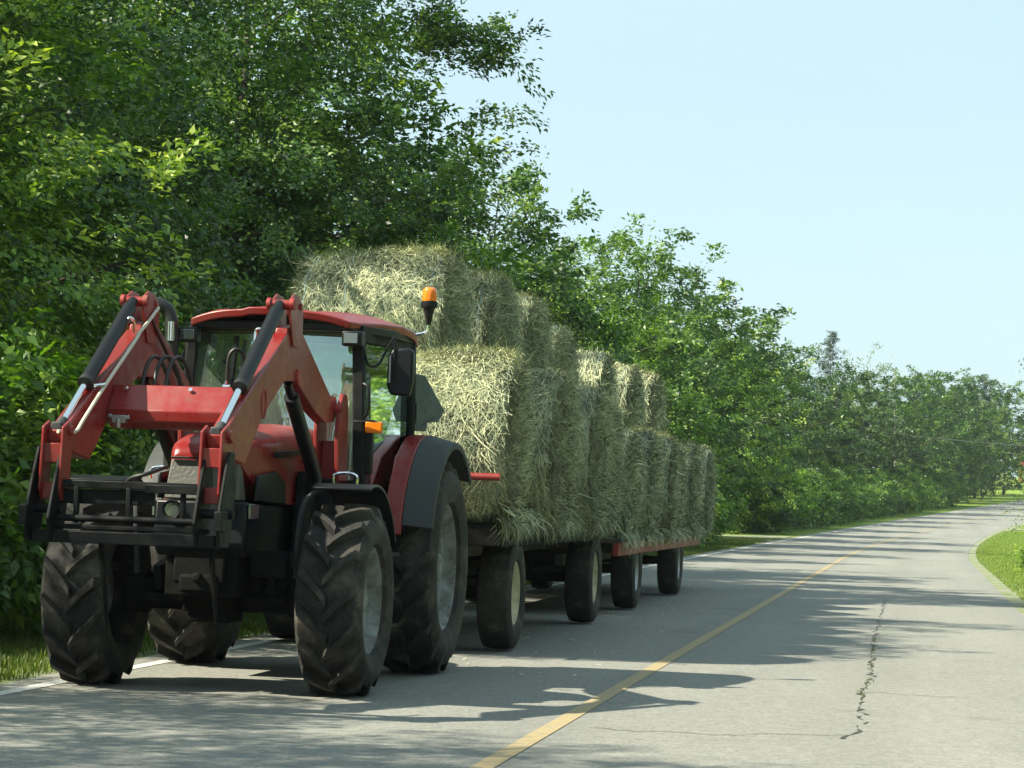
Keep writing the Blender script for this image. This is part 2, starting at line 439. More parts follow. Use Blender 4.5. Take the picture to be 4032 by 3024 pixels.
# weeds in the crack
r_ = np.random.default_rng(3)
def ckx(r, n): return np.interp(r.uniform(16, 29, n), [c[1] for c in ck], [c[0] for c in ck])
_y = np.concatenate([r_.normal(c, .3, 26) for c in (19.2, 20.4, 22.3, 23.7, 25.2, 27.2)])
_x = np.interp(_y, [c[1] for c in ck], [c[0] for c in ck]) + r_.normal(0, .018, len(_y))
tag(blades('crack_weeds', len(_y), lambda r, n: _x, lambda r, n: _y, .015, .045, .016, 4, lean=1.2), 'small weeds growing along the crack in the near lane', 'weeds')

# ------------------------------------------------------------------ trees
def leaf_cloud(r, C, D, L, spread, n_per, leaf, droop=.35, aspect=.5):
    """sprays of kite leaves: centres C, directions D, spray length L"""
    k = len(C)
    c = np.repeat(C, n_per, 0); d = np.repeat(D, n_per, 0); l = np.repeat(L, n_per)
    n = len(c)
    t = r.random(n)
    side = norm(np.cross(d, np.array([0, 0, 1.0]) + r.normal(0, .05, (n, 3))))
    up = np.cross(side, d)
    p = c + d*(t*l)[:, None] + side*(r.normal(0, 1, n)*spread*(1-.4*t))[:, None] + up*(r.normal(0, .35, n)*spread)[:, None]
    p[:, 2] -= droop*(t*l)**1.6*.6
    ax = norm(d*.7 + side*r.normal(0, .7, n)[:, None] + r.normal(0, .3, (n, 3)) - np.array([0, 0, droop]))
    nn = norm(np.array([0, 0, .62]) + np.repeat(D, n_per, 0)*np.array([.75, .75, .3]) + r.normal(0, .45, (n, 3)))
    s = norm(np.cross(ax, nn)); nn = np.cross(s, ax)
    sz = leaf*r.uniform(.65, 1.35, n)[:, None]
    v0 = p; v2 = p + ax*sz - nn*sz*.12; m = p + ax*sz*.42
    v1 = m + s*sz*aspect*.5 + nn*sz*.10; v3 = m - s*sz*aspect*.5 + nn*sz*.10
    V = np.stack([v0, v1, v2, v3], 1).reshape(-1, 3)
    tint = np.clip(np.repeat(r.normal(.45, .20, k), n_per) + r.normal(0, .16, n), 0, 1)
    return V, tint

def crown_mesh(name, seed, h, rad, base, nclump, nper, leaf, mat, spread=.22, L=(.5, 1.1), inner=.5, lobes=5, extra=(), droop=.35, skew=.0, gap=0.0):
    r = np.random.default_rng(seed)
    d = norm(r.normal(0, 1, (nclump, 3)))
    th = np.arctan2(d[:, 1], d[:, 0])
    ph = r.uniform(0, 6.28, 4)
    lob = 1 + .16*np.sin(lobes*th + ph[0] + 2.5*d[:, 2]) + .13*np.sin(3*th + 4*d[:, 2]*2 + ph[1]) + .10*np.sin(8*d[:, 2] + ph[2] + 2*th)
    rr = r.random(nclump)**inner
    zz = d[:, 2]
    prof = np.where(zz > 0, 1.0, 1.0)
    cz = base + (h-base)*.45
    ph_up, ph_dn = h-cz, cz-base
    hq = np.hypot(d[:, 0], d[:, 1]); rr = rr/(hq**2.8+np.abs(d[:, 2])**2.8)**(1/2.8)
    P = np.stack([d[:, 0]*rad*lob*rr, d[:, 1]*rad*lob*rr, cz + np.where(zz > 0, zz*ph_up, zz*ph_dn)*rr*(.85+.15*lob)], -1)
    # fuller shoulder: push mid-height clumps out, taper low ones
    f = np.clip((P[:, 2]-base)/(h-base), 0, 1)
    P[:, :2] *= (.80 + .35*np.sin(np.pi*np.clip(f*.9+.12, 0, 1)))[:, None]
    P[:, 0] += skew*f
    if gap > 0:
        q = np.sin(P[:, 0]*1.3+ph[0])*np.sin(P[:, 1]*1.2+ph[1])*np.sin(P[:, 2]*1.4+ph[2])
        P = P[q < gap]
    for (ex, ey, ez, er, en) in extra:
        P = np.concatenate([P, np.array([ex, ey, ez]) + norm(r.normal(0, 1, (en, 3)))*(r.random((en, 1))**.5)*np.array([er, er, er*.55])])
    k = len(P)
    out = norm(P - np.array([0, 0, cz*.75])) * np.array([1, 1, .7])
    D = norm(out + r.normal(0, .45, (k, 3)) + np.array([0, 0, .12]))
    V, tint = leaf_cloud(r, P - D*.3, D, r.uniform(*L, k), spread, nper, leaf, droop)
    F = np.arange(len(V)).reshape(-1, 4)
    return np_mesh(name, V, F, tint, (mat,)), P

def trunk_mesh(name, seed, h, r0, targets, mat, nlimb=14, lean=.3):
    r = random.Random(seed); mb = MB()
    pts = [Vector((0, 0, -.1))]; n = 7
    for i in range(1, n+1):
        f = i/n; pts.append(Vector((r.uniform(-1, 1)*lean*f*.6, r.uniform(-1, 1)*lean*f*.6, h*.86*f)))
    sp = smooth_path(pts, 3)
    mb.tube(sp, [r0*(1.25 if i == 0 else 1)*(1-.88*i/(len(sp)-1)) for i in range(len(sp))], 8)
    tg = [Vector(t) for t in targets]
    r.shuffle(tg)
    for t in tg[:nlimb]:
        z = max(.12*h, min(t.z - .35*math.hypot(t.x, t.y), h*.8))
        i = min(range(len(sp)), key=lambda j: abs(sp[j].z-z)); a = sp[i]
        m1 = a.lerp(t, .5) + Vector((r.uniform(-.2, .2), r.uniform(-.2, .2), .12))
        q = smooth_path([a, m1, t], 4); rr = r0*(1-.85*i/(len(sp)-1))*.5
        mb.tube(q, [max(.008, rr*(1-.9*j/(len(q)-1))) for j in range(len(q))], 5)
    me = bpy.data.meshes.new(name); me.from_pydata([tuple(v) for v in mb.v], [], mb.f); me.update(); shade(me, 60); me.materials.append(mat)
    return me

PROTO = {}
def proto(key, seed, h, rad, base, nclump, nper, leaf, mat, bark='bark', nlimb=16, r0=.14, **kw):
    cm, P = crown_mesh(key+'_crown', seed, h, rad, base, nclump, nper, leaf, M[mat], **kw)
    tm = trunk_mesh(key+'_trunk', seed, h, r0, P[:200], M[bark], nlimb)
    PROTO[key] = (cm, tm, h)
def spruce(key, seed, h, rad, mat='needle', sparse=1.0, droop=.25):
    r = np.random.default_rng(seed); C, D, L = [], [], []
    z = .08*h
    while z < h*.965:
        f = z/h
        for k in range(int(5*sparse)+1):
            rr = (rad*(1-f)**.85*r.uniform(.45, 1.12)+.06)
            a = r.uniform(0, 6.28); zz = z + r.normal(0, .12)
            d = np.array([math.cos(a), math.sin(a), -droop+.5*f+r.normal(0, .12)])
            m = max(2, int(rr*3.2))
            for q in np.linspace(.12, .85, m):
                C.append(np.array([0, 0, zz]) + d*rr*q + np.array([0, 0, .18*rr*q*q])); D.append(d + r.normal(0, .35, 3)); L.append(rr*.4+.05)
        z += .17+.10*(1-f)
    C, D, L = np.array(C), norm(np.array(D)), np.array(L)
    V, t = leaf_cloud(r, C, D, L, .13, 24, .15, .45, .22)
    PROTO[key] = (np_mesh(key+'_crown', V, np.arange(len(V)).reshape(-1, 4), t, (M[mat],)), trunk_mesh(key+'_trunk', seed, h, .12, [(0, 0, h*.5)], M['bark'], 1, .05), h)

proto('near_a', 11, 10, 3.0, .8, 900, 105, .092, 'leaf', gap=.32)
proto('near_b', 12, 11, 3.3, 1.0, 950, 105, .092, 'leaf_dark', gap=.32)
proto('near_c', 13, 12, 2.9, 1.0, 950, 100, .092, 'leaf_dark', lobes=4, gap=.55, extra=[(3.1, 0, 8.0, .45, 10), (3.7, 0, 7.7, .4, 9), (2.5, .2, 8.1, .6, 14)])
proto('bright', 14, 6.5, 1.9, .8, 380, 90, .092, 'leaf_bright', inner=.6)
proto('mid_a', 15, 8, 3.25, .6, 800, 90, .12, 'leaf_dark', gap=.5)
proto('mid_b', 16, 9, 3.0, .5, 600, 75, .14, 'leaf', gap=.34)
proto('mid_c', 17, 9, 3.2, .5, 600, 75, .14, 'leaf', lobes=4, gap=.34)
proto('far_a', 18, 11, 3.6, .5, 560, 42, .21, 'leaf_far', gap=.34)
proto('far_b', 19, 11, 3.4, .5, 560, 42, .21, 'leaf_dark', lobes=4, gap=.34)
proto('far_c', 20, 10, 3.0, .4, 500, 46, .21, 'leaf_far', lobes=3, gap=.34)
proto('poplar', 21, 9, 1.5, .8, 150, 34, .10, 'leaf_pale', 'palebark', 40, .07, spread=.25, gap=.35, inner=.7)
proto('far_poplar', 22, 12, 1.4, 2, 120, 30, .16, 'leaf_pale', 'palebark', 30, .09, spread=.3, gap=.4, inner=.7)
proto('dead', 23, 11, 1.5, 3, 26, 6, .1, 'leaf_pale', 'palebark', 26, .07)
proto('shrub_a', 24, 2.3, 1.25, 0, 200, 60, .10, 'leaf', nlimb=8, r0=.03, L=(.3, .6), spread=.16)
proto('shrub_b', 25, 1.8, 1.1, 0, 170, 60, .09, 'leaf_dark', nlimb=8, r0=.03, L=(.3, .6), spread=.16)
proto('shrub_c', 26, 2.6, 1.3, 0, 200, 55, .11, 'leaf_bright', nlimb=8, r0=.03, L=(.3, .6), spread=.16)
spruce('spruce', 31, 14, 3.3)

def tree(key, x, y, s, rot, label, name='broadleaf_tree', cat='tree', group=None, sz=None):
    cm, tm, h = PROTO[key]
    t = bpy.data.objects.new(name, tm); COL.objects.link(t)   # the trunk carries the crown
    root = thing(name, label, cat, (x, y, float(zc(np.array(y)))-.02), group)
    t.name = 'trunk'; t.parent = root
    c = bpy.data.objects.new('crown', cm); COL.objects.link(c); c.parent = root
    root.rotation_euler = (0, 0, R(rot)); root.scale = (s, s, s if sz is None else sz)
    return root
exec_trees = True

# row of trees along the left verge, near to far
tree('near_a', -10.7, 22.0, 1.08, 20, 'tall leafy tree with sunlit leaves at the left edge of the picture, nearest the camera', sz=.97)
tree('near_b', -10.9, 26.3, .98, 75, 'dense dark green tree standing behind the raised loader arms')
tree('near_c', -10.2, 36.0, 1.03, 0, 'tallest tree above the tractor, its branch tip reaching out against the sky')
tree('bright', -8.7, 39, .98, 10, 'smaller bright green tree just above the topmost front hay bale')
tree('mid_a', -9.5, 48, 1.04, 120, 'dark round-topped tree with sky showing through it, right of the tallest tree')
tree('mid_b', -11.5, 40, 1.25, 220, 'broad tree rising behind the bright green one')
tree('poplar', -8.0, 53.5, .86, 0, 'thin pale poplar with sparse leaves between the dark round tree and the bushy green one', 'poplar_tree')
tree('poplar', -8.6, 49, 1.02, 100, 'slender pale poplar whose twigs poke above the dark round-topped tree', 'poplar_tree')
tree('mid_b', -9.4, 62, .78, 40, 'bushy green tree behind the rear end of the front hay load')
tree('mid_c', -9.6, 73, .90, 160, 'lower bushy green tree above the second hay wagon')
tree('mid_b', -9.8, 86, 1.22, 300, 'tallest of the bushy green trees above the second hay wagon')
tree('far_a', -9.3, 100, 1.0, 70, 'green tree with a feathery branch reaching right over the road bend')
tree('mid_c', -9.0, 112, .98, 20, 'rounded tree just right of the driveway mouth')
tree('far_c', -9.6, 126, .98, 140, 'lighter green tree halfway along the far tree line')
tree('far_b', -9.4, 142, .97, 40, 'dark tree halfway along the far tree line, just left of the spruce')
tree('far_a', -8.2, 156, .98, 250, 'rounded tree below the pointed spruce')
tree('spruce', -6.9, 186, .97, 0, 'pointed spruce sticking out above the far tree line', 'spruce_tree')
tree('far_poplar', -4.3, 197, 1.13, 20, 'pale thin poplar above the far tree line, right of the spruce', 'poplar_tree')
tree('far_poplar', -5.6, 200, 1.08, 140, 'shorter pale poplar close against the taller pale one', 'poplar_tree')
tree('spruce', -.6, 214, .82, 60, 'dark pointed conifer rising just behind the dark clump above the road bend', 'spruce_tree')
tree('spruce', 5.8, 250, .88, 200, 'dark conifer standing among the hazy trees right of the dark clump', 'spruce_tree')
tree('dead', -2.2, 200, 1.12, 0, 'bare dead tree sticking up beside the pale poplars', 'dead_tree')
tree('far_c', -6.0, 170, 1.02, 300, 'leafy tree in front of the pale poplars')
tree('far_a', -3.3, 184, .94, 100, 'green tree below the bare dead tree')
tree('far_b', .2, 222, 1.07, 0, 'dark rounded tree standing first of the dark clump above the road bend')
tree('far_b', 2.6, 232, 1.08, 120, 'dark rounded tree second in the clump above the road bend')
tree('far_b', -1.2, 205, 1.0, 20, 'lower dark tree left of the dark clump')
tree('far_a', 5.0, 242, 1.08, 10, 'broad hazy tree right of the dark clump')
tree('far_b', 8.2, 258, 1.04, 190, 'hazy tree at the right end of the far tree line')
tree('far_c', 1.6, 212, .6, 90, 'small shrubby tree beside the far end of the road')
tree('far_b', 4.0, 226, .5, 30, 'low dark tree where the road leaves the picture')
tree('far_c', 7.0, 288, 1.0, 60, 'far tree between the red barn and the road bend')
# behind and beside: wood seen only through gaps
BK = 'trees of the wood behind the roadside row'
for i, (x, y, k, s) in enumerate([(-15, 29, 'near_b', 1.1), (-16, 36, 'near_c', 1.1), (-15.5, 44, 'mid_b', 1.25), (-15, 53, 'mid_a', 1.0), (-15, 63, 'mid_b', .9), (-15.5, 76, 'mid_b', 1.1), (-15.5, 92, 'far_b', .95),
        (-15.5, 118, 'far_a', 1.0), (-15, 134, 'far_b', 1.0), (-14, 150, 'far_a', 1.05), (-13, 168, 'far_b', 1.08), (-10, 204, 'far_a', .98), (-6, 222, 'far_b', .95), (-3, 238, 'far_a', .95), (2, 252, 'far_b', .98), (3, 275, 'far_a', 1.0), (-20, 190, 'far_a', 1.15)]):
    tree(k, x, y, s, i*67, 'tree of the wood half hidden behind the roadside row', group=BK)
# nearer trees left of the camera: they throw the shade on the near road
tree('bright', -10.6, 12.6, .97, 60, 'small leafy roadside tree left of the camera, just before the tractor')
NB = 'trees beside the road left of the camera'
for i, (x, y, k, s) in enumerate([(-10.8, 7.9, 'near_a', .95), (-11.4, 4.0, 'near_b', .95), (-13.0, 17.3, 'bright', 1.08)]):  # last tree is unseen, added to shade the bushes at the left
    tree(k, x, y, s, i*77, 'roadside tree left of the camera out of view, set there for its shade', group=NB)
# shrubs along the foot of the row
r_ = random.Random(4)
SB = 'shrubs at the foot of the roadside trees'
y = 17.5; i = 0
while y < 215:
    k = ['shrub_a', 'shrub_b', 'shrub_c', 'shrub_b', 'shrub_a'][i % 5]; s = r_.uniform(.85, 1.25)*(1 if y < 60 else 1.25)
    if not (95 < y < 114) and not (y < 19): tree(k, -8.6 + float(xc(np.array(y)))*.96 + r_.uniform(-.25, .2), y, s, r_.uniform(0, 360), 'leafy shrub at the foot of the roadside trees', 'verge_shrub', 'shrub', SB)
    y += r_.uniform(1.5, 2.1)*(1 if y < 60 else 1.9); i += 1
# right side
tree('poplar', 3.0, 60, .68, 40, 'thin leafy tree at the right edge of the picture above the grass', sz=.64)
tree('shrub_a', 2.75, 60, .40, 80, 'low shrub at the right edge of the mown grass', 'lawn_shrub', 'shrub')

RB = 'trees across the road on the right'
for i, (x, y, k, s) in enumerate([(11, -9, 'near_b', 1.0), (10, -3, 'near_a', 1.05), (10.5, 3, 'near_b', .95), (9.5, 9, 'near_a', 1.0), (10, 15, 'near_b', .95), (10, 21.5, 'mid_b', 1.15), (10.5, 28, 'near_a', 1.0), (11, 35, 'mid_b', 1.1), (11, 43, 'near_a', .9), (11.5, 52, 'near_b', .9), (10.5, 70, 'mid_b', 1.1), (11, 80, 'far_a', .9), (11.5, 91, 'far_b', .9), (12.5, 103, 'far_a', .9), (13.5, 116, 'far_b', .9)]):
    tree(k, x, y, s, i*51, 'leafy tree across the road on the right, facing the tractor', group=RB)
# red barn at the far right, seen between the leaves
bn = thing('barn', 'small piece of a red barn showing at the right edge beyond the road bend', 'barn', (16.6, 306, float(zc(np.array(302.)))-.1))
MB().prism([(-5, -.3), (5, -.3), (5, 5), (0, 8), (-5, 5)], -4, 4, 'y').build('wall', M['barn'], bn)
mb = MB()
for sg in (-1, 1): mb.prism([(sg*5.5, 4.75), (0, 8.05), (0, 8.25), (sg*5.5, 4.95)], -4.3, 4.3, 'y')
mb.build('roof', M['barnroof'], bn)
MB().box((0, -4.03, 1.5), (2.8, .08, 3)).build('door', M['wood'], bn)

# overhead wire between two poles hidden by the trees
wp = []
for k in range(25):
    t = k/24; x = -14 + 40*t; wp.append((x, 182, 7.75 - .045*x - 1.0*(1-(2*t-1)**2)))
tag(MB().tube(wp, .013, 5).build('overhead_wire', M['wire']), 'thin overhead wire crossing in front of the far trees at the right', 'wire')
for x, z in ((-14, 8.4), (26, 6.6)):
    p = thing('utility_pole', 'wooden utility pole holding the overhead wire, %s the road' % ('left of' if x < 0 else 'right of'), 'pole', (x, 182, .6))
    MB().tube([(0, 0, -.2), (0, 0, z)], [.16, .11], 10).build('post', M['wood'], p)
    MB().box((0, 0, z-.35), (1.6, .1, .12)).build('crossarm', M['wood'], p)

# ------------------------------------------------------------------ wheels
def tyre_mb(Rr, w, rim, nl=0, lug=.035, lw=.05, sweep=.34, n=56):
    mb = MB(); Rc = Rr - lug
    prof = [(-w*.34, rim), (-w*.46, rim+.03), (-w*.52, rim+(Rc-rim)*.45), (-w*.52, rim+(Rc-rim)*.62), (-w*.485, Rc-.045), (-w*.43, Rc-.014), (-w*.25, Rc-.004), (0, Rc)]
    prof = prof + [(-a, b) for a, b in prof[-2::-1]]
    mb.lathe(prof, n=n, closed=False)
    # inner skin so the tyre is closed
    mb.lathe([(w*.34, rim), (0, rim-.01), (-w*.34, rim)], n=n)
    def surf(u):   # carcass radius at lateral u
        a = abs(u)
        xs = [0, w*.25, w*.43, w*.485, w*.52]; ys = [Rc, Rc-.004, Rc-.014, Rc-.045, rim+(Rc-rim)*.62]
        return float(np.interp(a, xs, ys))
    for s in (-1, 1):
        for k in range(nl):
            th0 = 2*math.pi*(k + (.5 if s > 0 else 0))/nl
            m = 7; vs = []
            for i in range(m):
                t = i/(m-1); u = s*(-.015 + t*(w*.505+.015)); th = th0 + sweep*(t**.85)
                r0 = surf(u) - .012; tall = lug if t < .8 else lug*(1-.25*(t-.8)/.2)
                top = r0 + .012 + tall*(1 if t < .95 else .8)
                if i == m-1: top = r0 + .03
                hw = lw*(.5+.22*t)
                dth = hw/Rr
                for rr, dd, du in ((r0, -1.35, 0), (top, -.8, 0), (top, .8, 0), (r0, 1.35, 0)):
                    a = th + dd*dth
                    uu = u*(1 if rr == r0 else .985)
                    vs.append((uu, -rr*math.cos(a), rr*math.sin(a)))
            fs = []
            for i in range(m-1):
                for q in range(3): b = i*4+q; fs.append((b, b+1, b+5, b+4))
            fs += [(0, 3, 2, 1), (4*(m-1), 4*(m-1)+1, 4*(m-1)+2, 4*(m-1)+3)]
            mb.add(vs, fs)
    return mb
def rim_mb(rim, w, s, dish=.10, n=40):
    mb = MB()
    e = w*.36
    mb.lathe([(s*(e+.012), rim+.012), (s*(e+.018), rim-.004), (s*(e-.02), rim-.028), (s*(e-.075), rim-.05), (s*(e-.09), rim-.085), (s*(e-.1-dish*.4), rim-.10), (s*(e-.1-dish), rim*.60), (s*(e-.10-dish), rim*.42), (s*(e-.07-dish), rim*.36)], n=n)
    mb.lathe([(s*(e-.07-dish), rim*.36), (s*(e-.07-dish), 0.001)], n=n)
    return mb
def hub_mb(w, s, rim, x_off=.0):
    mb = MB()
    mb.lathe([(s*(w*.36-.17+.005), .001), (s*(w*.36-.02), .001), (s*(w*.36-.02), rim*.2), (s*(w*.36-.06), rim*.26), (s*(w*.36-.19), rim*.3), (s*(w*.36-.19), .001)], n=20)
    for k in range(8):
        a = k*math.pi/4
        mb.cyl((s*(w*.36-.175), rim*.5*math.cos(a), rim*.5*math.sin(a)), (s*(w*.36-.135), rim*.5*math.cos(a), rim*.5*math.sin(a)), .016, 6)
    return mb

# ------------------------------------------------------------------ tractor
TX, TY = -4.736, 16.676
T = thing('tractor', 'red farm tractor with raised front loader arms pulling the hay wagons', 'tractor', (TX, TY, 0))
def wheel(parent, name, x, y, r, tyre_me, w, rim, s, rimmat, tint=None):
    h = hub_mb(w, s, rim).build(name, rimmat, parent, loc=(x, y, r))
    if isinstance(tyre_me, MB): tyre_me = tyre_me.build('tyre', M['tyre'], h, bevel=0, smooth=32).data
    else:
        o = bpy.data.objects.new('tyre', tyre_me); COL.objects.link(o); o.parent = h
    rim_mb(rim, w, s).build('rim', rimmat, h)
    return h, tyre_me
FT = tyre_mb(.658, .44, .36, 15, .068, .060, .38)
RT = tyre_mb(.834, .49, .485, 17, .066, .064, .35, n=64)
h, FT = wheel(T, 'front_wheel', .88, 0, .65, FT, .44, .36, 1, M['rim'])
wheel(T, 'front_wheel', -.88, 0, .65, FT, .44, .36, -1, M['rim'])
h, RT = wheel(T, 'rear_wheel', .895, 2.485, .825, RT, .49, .485, 1, M['rim'])
wheel(T, 'rear_wheel', -.895, 2.485, .825, RT, .49, .485, -1, M['rim'])

# chassis, axles
mb = MB()
mb.box((0, .45, .86), (.50, 1.9, .42)); mb.box((0, 1.9, .88), (.62, 1.5, .55)); mb.box((0, .1, .62), (.36, .8, .16))
mb.cyl((-.8, 2.485, .825), (.8, 2.485, .825), .15); mb.box((0, 2.9, .7), (.3, .5, .2)); mb.box((0, -.1, 1.15), (.42, .7, .3))
mb.box((.36, .5, .72), (.24, .5, .25)); mb.box((-.36, .5, .72), (.24, .5, .25))
mb.build('chassis', M['chassis'], T, .015)
mb = MB(); mb.box((0, -.02, .64), (1.15, .2, .2)); mb.box((0, -.1, .60), (.30, .34, .26)); mb.cyl((-.66, 0, .65), (-.5, 0, .65), .15); mb.cyl((.5, 0, .65), (.66, 0, .65), .15)
mb.bar((-.5, -.16, .62), (.5, -.16, .62), .06, .06); mb.box((.22, -.13, .72), (.22, .06, .14))
mb.build('front_axle', M['chassis'], T, .015)
mb = MB(); mb.box((0, -.40, .86), (.36, .30, .24)); mb.box((0, -.50, .74), (.26, .16, .12)); mb.box((.42, -.30, .88), (.26, .12, .18)); mb.cyl((0, -.62, .78), (0, -.5, .78), .035)
mb.build('front_bracket', M['chassis'], T, .02)
mb = MB()
for sg in (-1, 1):
    mb.prism([(1.0, .62), (1.75, .62), (1.75, 1.08), (1.0, 1.12)], sg*.42, sg*.78)
mb.build('fuel_tank', M['black'], T, .03)
mb = MB()
for z in (.42, .68, .94): mb.box((.86, 1.22, z), (.2, .34, .03))
for yy in (1.06, 1.38): mb.box((.8, yy, .72), (.03, .03, .66))
mb.build('step', M['black'], T, .005)

# hood
def loft(name, secs, mat, parent, bevel=0, closed_ends=True):
    mb = MB(); n = len(secs[0]); vs = [p for s_ in secs for p in s_]; fs = []
    for i in range(len(secs)-1):
        for k in range(n-1): fs.append((i*n+k, i*n+k+1, (i+1)*n+k+1, (i+1)*n+k))
        fs.append((i*n+n-1, i*n, (i+1)*n, (i+1)*n+n-1))
    if closed_ends: fs += [tuple(range(n))[::-1], tuple(range((len(secs)-1)*n, len(secs)*n))]
    return mb.add(vs, fs).build(name, mat, parent, bevel)
def hood_sec(y, w, zt, zb, round_=.10):
    pts = [(-w, zb)]
    for k in range(7):
        a = math.pi - k/6*math.pi/2; pts.append((-w+round_+math.cos(a)*round_*1.0, zt-round_*.75+math.sin(a)*round_*.75))
    pts.append((0, zt+.012))
    for k in range(7):
        a = math.pi/2 - k/6*math.pi/2; pts.append((w-round_+math.cos(a)*round_, zt-round_*.75+math.sin(a)*round_*.75))
    pts.append((w, zb))
    return [(x, y, z) for x, z in pts]
loft('hood', [hood_sec(-.50, .225, 1.60, 1.56, .05), hood_sec(-.46, .25, 1.66, 1.52, .08), hood_sec(-.36, .275, 1.71, 1.44, .11), hood_sec(-.1, .31, 1.755, 1.32, .13), hood_sec(.4, .35, 1.80, 1.28, .14), hood_sec(1.12, .385, 1.85, 1.28, .15)], M['red'], T)
mb = MB(); mb.add([(-.235, -.505, 1.565), (.235, -.505, 1.565), (.26, -.56, 1.30), (-.26, -.56, 1.30), (-.235, -.42, 1.55), (.235, -.42, 1.55), (.27, -.42, 1.30), (-.27, -.42, 1.30)], [(0, 1, 2, 3), (4, 7, 6, 5), (0, 4, 5, 1), (3, 2, 6, 7), (0, 3, 7, 4), (1, 5, 6, 2)])
gr = mb.build('grille', M['mesh'], T, .01)
MB().box((0, -.525, 1.575), (.46, .03, .014)).build('grille_trim', M['blacksat'], gr, .003)
mb = MB(); mb.prism([(-.57, 1.295), (-.6, 1.0), (-.5, .92), (1.15, .92), (1.15, 1.275), (-.1, 1.275)], -.315, .315); 
mb.build('engine_side_panel', M['blacksat'], T, .02)
for sg in (-1, 1):
    mb = MB()
    for k in range(17):
        pass
    hl = MB().tube([(sg*.19, -.55, 1.225), (sg*.19, -.60, 1.225), (sg*.19, -.605, 1.225)], [.05, .052, .046], 20).build('headlight', M['lampglass'], T, 0)
    MB().lathe([(-.005, .05), (-.01, .062), (.02, .068), (.02, .05)], n=24).build('bezel', M['black'], hl).matrix_world = Matrix.Translation((sg*.19, -.61, 1.225)) @ Matrix.Rotation(R(90), 4, 'Z')
    MB().prism([(sg*.322, 1.18), (sg*.322, 1.28), (sg*.34, 1.28), (sg*.34, 1.18)], -.55, -.34, 'y').build('side_lamp', M['lampglass'], T, .004)
    MB().prism([(-.44, 1.30), (-.42, 1.47), (.05, 1.51), (.30, 1.44), (.34, 1.28)], sg*.325, sg*.352).build('side_vent', M['blacksat'], T, .01)

# front fenders
def arc_band(mb, cy, cz, r, x0, x1, a0, a1, th=.018, n=20, lip=0):
    vs = []; 
    for i in range(n+1):
        a = R(a0 + (a1-a0)*i/n)
        for x, rr in ((x0, r), (x1, r-lip), (x1, r-th-lip), (x0, r-th)):
            vs.append((x, cy + rr*math.cos(a), cz + rr*math.sin(a)))
    fs = []
    for i in range(n):
        for k in range(4): fs.append((i*4+k, i*4+(k+1) % 4, (i+1)*4+(k+1) % 4, (i+1)*4+k))
    fs += [(0, 1, 2, 3), (4*n+3, 4*n+2, 4*n+1, 4*n)]
    return mb.add(vs, fs)
for sg in (-1, 1):
    fd = arc_band(MB(), .02, .65, .79, sg*.66, sg*1.07, 106, 30).build('front_fender', M['blacksat'], T, .004)
    pth = smooth_path([(sg*.56, -.14, .78), (sg*.57, -.16, 1.05), (sg*.60, -.12, 1.3), (sg*.72, 0, 1.425)], 5)
    MB().tube(pth, .02, 8).build('fender_bracket', M['greyplastic'], fd)
# rear fenders: red inner band, dark outer flare
for sg in (-1, 1):
    mb = arc_band(MB(), 2.485, .84, 1.01, sg*.79, sg*.93, 166, 48, .03, 28)
    mb.prism([(1.53, 1.12), (1.62, 1.35), (1.85, 1.66), (2.2, 1.81), (2.5, 1.84), (2.5, 1.2), (1.9, .95)], sg*.79, sg*.81)
    rf = mb.build('rear_fender', M['red'], T, .01)
    mb = arc_band(MB(), 2.485, .84, 1.012, sg*.932, sg*1.15, 162, 44, .022, 28, lip=.055)
    arc_band(mb, 2.485, .84, .955, sg*1.14, sg*1.155, 162, 44, .05, 28)
    mb.build('fender_flare', M['greyplastic'], rf, .006)
mb = MB()
for k in range(9): mb.cyl((.78+k*.016, 2.58, 1.868), (.78+k*.016, 2.58, 1.893), .006, 6)
# cab frame
mb = MB()
def pil(p0, p1, w, d): mb.bar(p0, p1, w, d, (0, 1, 0))
for sg in (-1, 1):
    pil((sg*.69, 1.18, 1.15), (sg*.625, 1.22, 2.57), .085, .10)
    pil((sg*.79, 2.42, 1.15), (sg*.77, 2.42, 2.60), .07, .09)
    mb.bar((sg*.70, 1.18, 1.15), (sg*.79, 2.42, 1.15), .06, .08); mb.bar((sg*.632, 1.2, 2.545), (sg*.768, 2.42, 2.56), .06, .13)
mb.box((0, 1.18, 1.42), (1.3, .08, .12)); mb.box((0, 2.44, 1.5), (1.5, .06, .08)); mb.box((0, 2.44, 2.58), (1.5, .06, .07))
mb.box((0, 1.205, 2.575), (1.2, .05, .05))
cabf = mb.build('cab_frame', M['black'], T, .012)
mb = MB(); mb.prism([(1.2, 1.0), (2.5, 1.0), (2.5, 1.45), (2.2, 1.45), (1.9, 1.18), (1.2, 1.14)], -.68, .68)
mb.build('cab_floor', M['greyplastic'], T, .02)
def pane(name, pts, mat, th=.008):
    p = [Vector(q) for q in pts]; n = (p[1]-p[0]).cross(p[2]-p[0]).normalized()*th
    k = len(p); mb = MB(); mb.add([q for q in p]+[q+n for q in p], [tuple(range(k)), tuple(range(k, 2*k))[::-1]] + [(i, (i+1) % k, (i+1) % k+k, i+k) for i in range(k)])
    return mb.build(name, mat, T)
